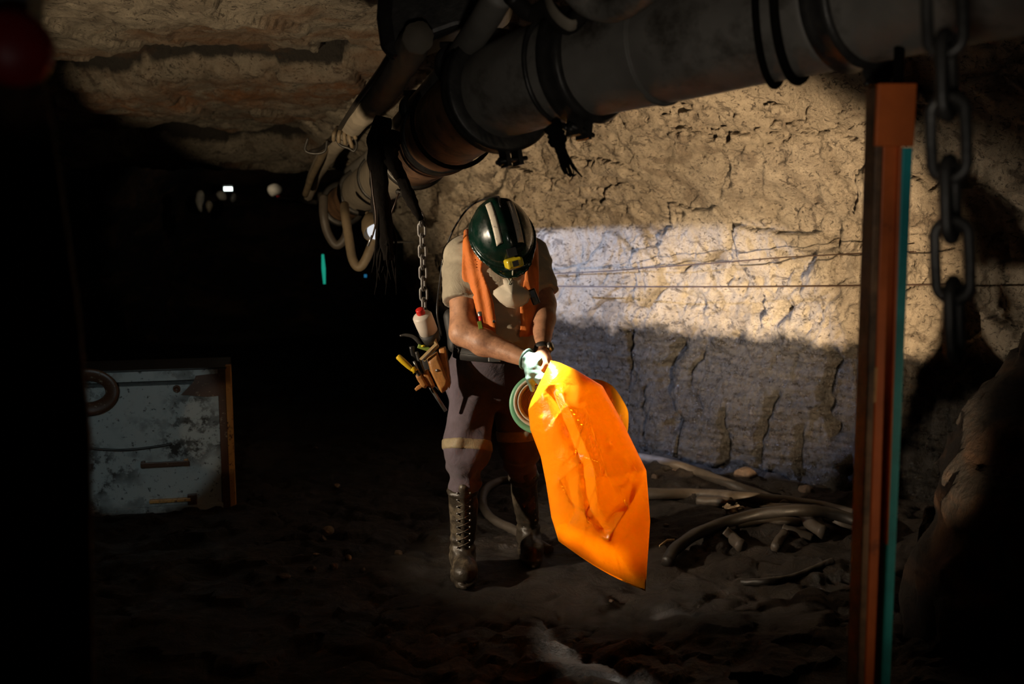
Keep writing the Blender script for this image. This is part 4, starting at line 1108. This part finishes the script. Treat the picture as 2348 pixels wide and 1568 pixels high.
# shaded lamp that throws the bluish light on the wall
le = empty('shaded_lamp', at(856, 520, 5.3), 'small shaded lamp with a white lit glass hanging under the pipe', 'lamp')
la, lb_ = at(846, 497, 5.32), at(862, 533, 5.24)
mesh_obj('lamp_shade', *lathe(la, lb_, [(-.25, .012), (-.1, .016), (0, .030), (.25, .052), (.6, .066), (.95, .070), (1, .068), (.9, .062), (.4, .052)], 40), M['hose_tan'], le)
az_ = math.atan2(.53, 1.33); hd_ = Vector((math.cos(az_), math.sin(az_), 0))
mesh_obj('shade_brim', *boxm(CL + hd_ * .045 + Vector((0, 0, .010)), (.15, .20, .007), Matrix.Rotation(az_, 3, 'Z')), M['iron'], le, smooth=False)
def bulb(p): return ell(p, at(861, 528, 5.25), (.046, .04, .050))
v, f = surf(bulb, V3(at(861, 528, 5.25)) - .07, V3(at(861, 528, 5.25)) + .07, .008)
mesh_obj('lamp_glass', v, f, emit('white_lamp_glass', (.93, .95, 1.0), .75), le)

# hose loops below the pipe
h1 = mesh_obj('looped_hose', *tube(smooth_path([at(876, 470, 5.5), at(868, 505, 5.45), at(858, 545, 5.4), at(838, 596, 5.38), at(822, 612, 5.38), at(808, 592, 5.4), at(799, 540, 5.45), at(792, 495, 5.5), at(790, 470, 5.6)], 80), .026, 16), M['hose_tan'])
tag(h1, 'pale tan hose hanging in a U loop beside the shaded lamp', 'hose')
h2 = mesh_obj('looped_hose', *tube(smooth_path([at(796, 500, 6.1), at(795, 535, 6.1), at(784, 556, 6.1), at(768, 560, 6.1), at(750, 530, 6.1), at(742, 490, 6.1), at(742, 450, 6.15)], 60), .028, 16), M['hose'])
tag(h2, 'dim grey hose loop hanging below the far end of the big pipe', 'hose')

# chains
def link_mesh(L, W_, r):
    pts = []
    for k in range(28):
        a = 2 * math.pi * k / 28; x = (W_ / 2) * math.cos(a); z = (W_ / 2) * math.sin(a)
        z += (L - W_) / 2 * (1 if math.sin(a) > 1e-6 else -1 if math.sin(a) < -1e-6 else 0)
        pts.append(Vector((x, 0, z)))
    return tube(pts, r, 10, closed=True)
def chain(name, label, top, bot, L, W_, r, n, mat, start=0.3):
    root = empty(name, top, label, 'chain')
    v_, f_ = link_mesh(L, W_, r); me = None
    D = (bot - top) / n
    for i in range(n):
        if me is None:
            o = mesh_obj('chain_link', v_, f_, mat); me = o.data
        else:
            o = bpy.data.objects.new('chain_link', me); COL.objects.link(o)
        o.parent = root; o.matrix_parent_inverse = parent_matrix(root).inverted()
        o.location = top + D * (i + .5)
        q = D.to_track_quat('Z', 'Y').to_euler(); o.rotation_euler = (Matrix.Rotation(0, 3, 'Z') @ D.normalized().to_track_quat('Z', 'Y').to_matrix() @ Matrix.Rotation(start + (math.pi / 2) * (i % 2), 3, 'Z')).to_euler()
    return root
chain('hanging_chain', 'thin galvanised chain hanging behind the bottle left of the person', at(966, 490, 4.12), at(973, 735, 4.12), .060, .031, .0052, 10, M['chain'])
chain('lifting_chain', 'big dark out-of-focus chain hanging close beside the orange post', at(2168, 100, 1.35) - (at(2190, 800, 1.35) - at(2168, 100, 1.35)) / 5 * 8, at(2190, 800, 1.35), .112, .046, .0085, 13, M['iron'], .7)

# wire along the wall, and a tube for its shadow line
w1 = mesh_obj('guide_wire', *tube(smooth_path([at(1255, 656, 5.80), at(1400, 657, 5.5), at(1700, 657, 4.95), at(2010, 654, 4.36), at(2200, 651, 4.0)], 60), .0042, 8), M['wire'])
tag(w1, 'taut dark wire stretched straight across in front of the lit wall', 'wire')

w2 = mesh_obj('wire_shadow_line', *tube(smooth_path([at(1255, 628, 6.05), at(1400, 621, 5.78), at(1500, 613, 5.52), at(1650, 602, 5.22), at(1800, 590, 4.95), at(2010, 579, 4.60), at(2100, 577, 4.4)], 60), .0034, 8), M['wire'])  # dark tube in place of the guide wire's shadow on the rock
tag(w2, 'thin dark line standing in for the shadow of the taut wire, rising to the right close to the rock', 'wire')
# hoses on the ground
def ground(px, py, r, lift=0.0):
    p = atz(px, py, .08)
    for _ in range(6):
        z = fz(p.x, p.y) + r * .8 + lift; p = atz(px, py, z)
    return p
def ghose(name, label, pts, r, mat, lifts=None, n=70):
    P_ = [ground(x, y, r, (lifts[i] if lifts else 0)) for i, (x, y) in enumerate(pts)]
    o = mesh_obj(name, *tube(smooth_path(P_, n), r, 16, wob=lambda i, k: 1 + .05 * math.sin(i * .7 + k)), mat)
    return tag(o, label, 'hose')
ghose('ground_hose', 'grey hose lying against the foot of the wall, farthest of the floor hoses', [(1400, 1040), (1475, 1050), (1540, 1063), (1600, 1082), (1680, 1112), (1760, 1140), (1800, 1158)], .026, M['hose'])
ghose('ground_hose', 'thick hose with yellow printing running right from behind the bag', [(1380, 1128), (1490, 1132), (1600, 1133), (1700, 1140), (1800, 1150), (1900, 1166), (1985, 1190)], .030, M['hose'])
ghose('ground_hose', 'hose lying just in front of the thick printed hose', [(1600, 1148), (1680, 1152), (1750, 1162), (1830, 1166), (1900, 1170)], .024, M['hose'], [-.02, 0, 0, 0.01, .0])
ghose('ground_hose', 'dark hose sweeping in a wide arc over the hose scraps by the post', [(1530, 1290), (1545, 1262), (1590, 1228), (1650, 1202), (1730, 1180), (1820, 1170), (1900, 1176), (1975, 1200), (2020, 1240)], .027, M['hose_dark'], [0, .02, .05, .06, .07, .07, .06, .03, 0])
ghose('ground_hose', 'hose curling round behind the boots of the person', [(1260, 1262), (1215, 1232), (1170, 1210), (1130, 1190), (1108, 1160), (1112, 1125), (1140, 1105), (1180, 1098)], .022, M['hose'])
ghose('ground_hose', 'thinner hose beside the boot in front of the curled hose', [(1232, 1242), (1190, 1224), (1150, 1203), (1116, 1176)], .016, M['hose'])
for k_, (pts, r_, lb) in enumerate((
    ([(1842, 1182), (1858, 1200), (1890, 1222)], .030, 'hose scrap pointing down right under the dark arc, rightmost but one'),
    ([(1660, 1218), (1680, 1235), (1700, 1252)], .028, 'stubby hose scrap at the left under the dark arc'),
    ([(1795, 1212), (1820, 1220), (1860, 1234)], .022, 'middle hose scrap lying under the dark arc'),
    ([(1690, 1200), (1740, 1193), (1800, 1194), (1830, 1197)], .020, 'long thin hose scrap lying just under the dark arc'),
    ([(1800, 1222), (1785, 1240), (1778, 1256)], .022, 'hose scrap pointing towards the viewer under the arc'),
    ([(1895, 1186), (1920, 1196), (1960, 1212)], .024, 'rightmost hose scrap beside the orange post'))):
    o = ghose('hose_scrap', lb, pts, r_, M['hose'], n=20); o['group'] = 'hose scraps under the dark hose'
ghose('ground_hose', 'faint hose on the dark floor below the hose scraps', [(1700, 1335), (1760, 1332), (1820, 1322), (1880, 1298), (1910, 1285)], .014, M['hose_dark'])

# stones: each an own lump
rng = random.Random(5)
def stone(px, py, wpx, label, mat='stone', flat=.65, name='stone'):
    p0 = ground(px, py, 0); r = wpx / FOC * p0.y * .5; sd_ = rng.randrange(1000)
    ang = rng.uniform(0, 3); Mx = Matrix.Rotation(ang, 3, 'Z')
    def fn(p):
        d = ell(p, (0, 0, 0), (r, r * .75, r * flat), np.array(Mx))
        cv, ce = cells(p / r, (1.1, 1.1, 1.1), sd_)
        for k in range(7):
            n_ = np.array([rng2[k][0], rng2[k][1], rng2[k][2]]); n_ = n_ / np.linalg.norm(n_)
            d = np.maximum(d, p @ n_ - r * (.62 + .2 * rng2[k][3]) * (flat if abs(n_[2]) > .7 else 1))
        return (d + r * .07 * fbm(p / r, 1.8, 3, sd_)) * .8
    rr = random.Random(sd_); rng2 = [(rr.uniform(-1, 1), rr.uniform(-1, 1), rr.uniform(-.4, 1), rr.random()) for _ in range(7)]
    v, f = surf(fn, (-r * 1.4,) * 3, (r * 1.4,) * 3, r / 9)
    o = mesh_obj(name, v, f, M[mat], smooth=False); o.location = p0 + Vector((0, 0, r * flat * .45))
    return tag(o, label, 'stone', 'stones scattered on the muddy floor')
stone(752, 1222, 34, 'largest pale stone left of the boots, touching a darker stone')
stone(740, 1238, 22, 'darker stone leaning on the lower left of the largest pale stone', 'stone_dark')
stone(799, 1281, 20, 'small sharp pale stone right of and below the largest one')
stone(915, 1270, 30, 'flat pinkish stone nearest the left boot of the person', flat=.4)
stone(772, 1117, 20, 'pale stone standing alone farther back on the dark floor')
stone(703, 981, 11, 'tiny pale stone far back, highest of the floor stones')
stone(724, 1028, 12, 'tiny stone just below the highest one', 'stone_dark')
stone(766, 1303, 26, 'muddy stone below the small sharp pale one', 'stone_dark')
stone(715, 1306, 24, 'muddy stone left of another below the pale stones', 'stone_dark')
stone(832, 1308, 16, 'little muddy stone between the stones and the boot', 'stone_dark')
stone(650, 1326, 40, 'broad muddy stone farthest to the lower left', 'stone_dark', .4)
stone(612, 1245, 24, 'muddy lump at the far left of the lit floor', 'stone_dark')
stone(725, 1271, 18, 'flat speckled stone between the largest and the muddy stones', flat=.35)
stone(1400, 1378, 18, 'small reddish stone just below the tip of the orange bag', 'stone_dark', .4)
stone(891, 1462, 14, 'small stone alone on the black floor in front', 'stone_dark', .4)
stone(1562, 1090, 52, 'big dark lump of rock between the two upper floor hoses', 'stone_dark', .8)
stone(1502, 1100, 26, 'dark rock beside the right edge of the bag', 'stone_dark', .8)
stone(1708, 1092, 60, 'broad rounded rock against the foot of the wall above the hoses', 'stone_dark', .6)
stone(1850, 1128, 40, 'rough rock at the foot of the wall near the post', 'stone_dark', .7)
stone(1528, 1205, 16, 'little rock on the ground between the hoses and the dark arc', 'stone_dark', .5)
# litter
p_ = ground(1682, 1174, .01)
lt = mesh_obj('crumpled_wrapper', *surf(lambda p: ell(p, p_ + Vector((0, 0, .018)), (.055, .03, .024)) + .011 * ridge(p, (40, 40, 60), 2, 9), V3(p_) - .09, V3(p_) + .09, .005), M['paleduct'])
tag(lt, 'crumpled pale wrapper lying above the dark hose arc', 'wrapper')
p1, p2 = ground(1512, 1252, .006), ground(1546, 1238, .006)
ltt = mesh_obj('wood_splinter', *tube([p1, (p1 + p2) / 2 + Vector((0, 0, .01)), p2], [.006, .009, .006], 6, flat=.4), M['wood'])
tag(ltt, 'pale wood splinter lying right of the orange bag', 'splinter')

# ================================================================== white steel cabinet on the left
Wc, Hc, Dc = .86, .755, .36
cO = at(532, 1160, 4.80); cO.z = 0
ce_ = empty('steel_cabinet', cO, 'battered white steel cabinet standing on the dark floor at left', 'cabinet')
RZ = Matrix.Rotation(R(13.0), 3, 'Z')
def C_(x, y, z): return cO + RZ @ Vector((x, y, z))
def cbox(name, x0, x1, y0, y1, z0, z1, mat, bv=.003, parent=ce_, label=None):
    o = mesh_obj(name, *boxm(C_((x0 + x1) / 2, (y0 + y1) / 2, (z0 + z1) / 2), (x1 - x0, y1 - y0, z1 - z0), RZ), M[mat], parent, smooth=False); bevel(o, bv, 2)
    if label: o['label'] = label
    return o
s_ = 4.85 / 2200 * 1.0      # metres per pixel there
cbox('body', -Wc, 0, .03, Dc, .015, Hc - .002, 'iron')
cbox('door', -Wc + .02, -.045, .004, .032, .03, Hc - .085, 'cab', label='white door with chipped stained paint')
cbox('top_rail', -Wc, -.012, -.004, .03, Hc - .062, Hc - .010, 'cab')
cbox('top_lip', -Wc, .0, -.012, .04, Hc - .010, Hc, 'iron')
cbox('side_frame', -.045, -.008, -.006, .03, .02, Hc - .012, 'cab_frame')
cbox('side_edge', -.008, .020, -.010, .05, .0, Hc + .004, 'cab_edge', label='edge strip coloured orange for the glow of the bag')  # orange imitates the bag's light on the cabinet side
cbox('bottom_rail', -Wc, -.04, -.006, .03, .015, .050, 'cab')
gp = [C_(-.225, -.008, Hc - .135), C_(-.165, -.008, Hc - .075), C_(-.15, -.008, Hc - .040), C_(-.012, -.008, Hc - .030), C_(-.012, -.008, Hc - .145), C_(-.10, -.008, Hc - .150)]
mesh_obj('corner_plate', *plate(gp, .010), M['cab_frame'], ce_, smooth=False)
hd = cbox('handle', -.43, -.20, -.030, -.016, .26, .285, 'cab_frame')
cbox('handle_stay', -.43, -.41, -.018, .006, .255, .29, 'cab_frame', parent=hd); cbox('handle_stay', -.225, -.205, -.018, .006, .255, .29, 'cab_edge', parent=hd)
cbox('hinge', -.40, -.20, -.016, .006, .070, .088, 'cab_edge'); cbox('hinge_plate', -.215, -.17, -.014, .006, .050, .105, 'cab_frame')
mesh_obj('round_lock', *lathe(C_(-.245, .006, Hc - .105), C_(-.245, -.012, Hc - .105), [(0, .019), (1, .017), (1, .011), (.4, .010), (.4, .001)], 24), M['cab_frame'], ce_)
mesh_obj('cable', *tube(smooth_path([C_(-.84, -.012, .385), C_(-.70, -.016, .375), C_(-.52, -.016, .355), C_(-.36, -.014, .362), C_(-.28, -.006, .372)], 40), .006, 8), M['iron'], ce_)
lug = [C_(-.66 + .115 * math.cos(a), -.022, Hc - .10 + .085 * math.sin(a)) for a in np.linspace(0, 2 * math.pi, 36, endpoint=False)]
mesh_obj('lifting_lug', *tube(lug, .034, 12, closed=True, flat=.35), M['cab_frame'], ce_)

# ================================================================== things close to the camera, out of focus
# orange post with teal bar
po = empty('steel_post', at(2052, 1568, 1.85), 'orange rusty steel post with a teal bar, out of focus at right', 'post')
def vbar(name, px0, px1, y0, y1, Y_, dep, mat, lean=0.0):
    a, b = at(px0, y0, Y_), at(px1, y0, Y_); z1 = a.z
    z0 = at(px0, y1, Y_).z if y1 < 3000 else 0.0
    V = []
    for dy in (0, dep):
        for (x, z) in ((a.x + lean, z0), (b.x + lean, z0), (b.x, z1), (a.x, z1)): V.append(Vector((x, Y_ + dy, z)))
    o = mesh_obj(name, V, [(0, 1, 2, 3), (7, 6, 5, 4), (0, 4, 5, 1), (1, 5, 6, 2), (2, 6, 7, 3), (3, 7, 4, 0)], M[mat], po, smooth=False)
    return bevel(o, .003, 2)
LN = .024
vbar('flange', 2012, 2030, 195, 9999, 1.85, .060, 'pipe_rust', LN)
vbar('web', 2030, 2068, 195, 9999, 1.872, .012, 'post', LN)
vbar('flange', 2062, 2070, 330, 9999, 1.86, .03, 'post', LN * 1.3)
vbar('head_plate', 2014, 2104, 190, 335, 1.845, .014, 'post')
vbar('teal_bar', 2070, 2094, 338, 9999, 1.86, .022, 'teal', LN * .7)
vbar('side_bracket', 2003, 2014, 840, 925, 1.86, .03, 'cab_edge', .0)
hk = mesh_obj('post_sling', *tube(smooth_path([at(2060, 60, 1.95), at(2062, 120, 1.9), at(2058, 200, 1.87)], 16), .010, 10), M['rag'])
tag(hk, 'dark sling holding the top of the orange post to the pipe', 'sling')
# dark machine frame at left
mf = empty('machine_frame', at(60, 1500, 1.15), 'black rusty machine side filling the left edge, out of focus', 'machine')
Yf = 1.12
fr_ = P3([(-420, -120), (62, -120), (74, 60), (120, 300), (176, 700), (205, 1000), (208, 1300), (212, 1720), (-420, 1720)], Yf)
mm = mesh_obj('side_panel', *plate(fr_, .012), M['pipe_rust'], mf, smooth=False); bevel(mm, .01)
mesh_obj('rail', *tube([at(40, 980, Yf - .03), at(-100, 1010, Yf - .03)], .02, 12), M['iron'], mf)
tl = mesh_obj('red_marker', *lathe(at(30, 110, 1.0), at(30, 110, .98), [(0, .038), (.6, .038), (1, .03), (1, .001)], 32), M['redpaint'], mf); tl['label'] = 'red round marker'
mesh_obj('grey_bracket', *plate(P3([(-60, -80), (70, -80), (64, 50), (40, 82), (-60, 60)], 1.02), .03), M['greypaint'], mf, smooth=False)

# ================================================================== far end of the gallery
fl_ = empty('far_lamp', at(523, 434, 11.5), 'small bright rectangular lamp far away in the dark gallery', 'lamp')
mesh_obj('lamp_tube', *boxm(at(523, 433, 11.5), (.095, .03, .045)), M['lamp_on'], fl_, smooth=False)
mesh_obj('lamp_housing', *boxm(at(523, 427, 11.53), (.12, .04, .03)), M['iron'], fl_, smooth=False)
spot('far_fill', at(575, 425, 9.6), at(545, 452, 10.9), 9, (.95, .88, .72), 84, .6, .01)  # added fill in front of the far objects, apart from the far lamp
def farlump(name, px, py, Y_, rx, rz, mat, label, cat):
    c = at(px, py, Y_); fn = lambda p: ell(p, c, (rx, .06, rz)) + .02 * fbm(p, 9, 3, int(px))
    m_ = max(rx, rz) + .08; v, f = surf(fn, V3(c) - m_, V3(c) + m_, .018)
    return tag(mesh_obj(name, v, f, M[mat]), label, cat)
farlump('hanging_cloth', 459, 462, 10.9, .045, .13, 'paleduct', 'tall pale bundle far left of the bright far lamp', 'bundle')
farlump('cable_bundle', 479, 475, 10.8, .04, .085, 'hose_tan', 'low pale bundle between the tall bundle and the far lamp', 'bundle')
farlump('cable_bundle', 509, 448, 11.0, .055, .06, 'paleduct', 'pale lump directly left of the bright far lamp', 'bundle')
farlump('cable_bundle', 535, 452, 11.0, .035, .065, 'pipe', 'grey narrow bundle right under the bright far lamp', 'bundle')
farlump('sack', 632, 434, 10.2, .085, .07, 'paleduct', 'pale sack hanging far back left of the plastered duct', 'sack')
farlump('red_bag', 640, 451, 10.1, .035, .022, 'redpaint', 'small red spot under the pale far sack', 'bag')
fp = mesh_obj('far_pipe', *tube([at(640, 457, 9.8), at(726, 464, 9.4)], .022, 14), M['pipe']); tag(fp, 'thin pale pipe lying level far back under the end of the duct', 'pipe')
fb = mesh_obj('pipe_fitting', *lathe(at(737, 441, 9.3), at(738, 464, 9.3), [(0, .001), (0, .035), (.4, .04), (1, .035), (1, .001)], 20), M['pipe']); tag(fb, 'squat grey fitting at the right end of the far thin pipe', 'fitting')
tt = mesh_obj('signal_tube', *tube([at(740, 583, 9.5), at(742, 616, 9.5), at(744, 651, 9.5)], [.012, .020, .012], 12), M['teal_on']); tag(tt, 'thin glowing teal tube standing in the dark left of the looped hoses', 'light')
bi = mesh_obj('indicator_light', *tube([at(838, 629, 8), at(838, 636, 8)], .012, 12), M['blue_on']); tag(bi, 'tiny blue indicator light in the dark below the tan looped hose', 'light')
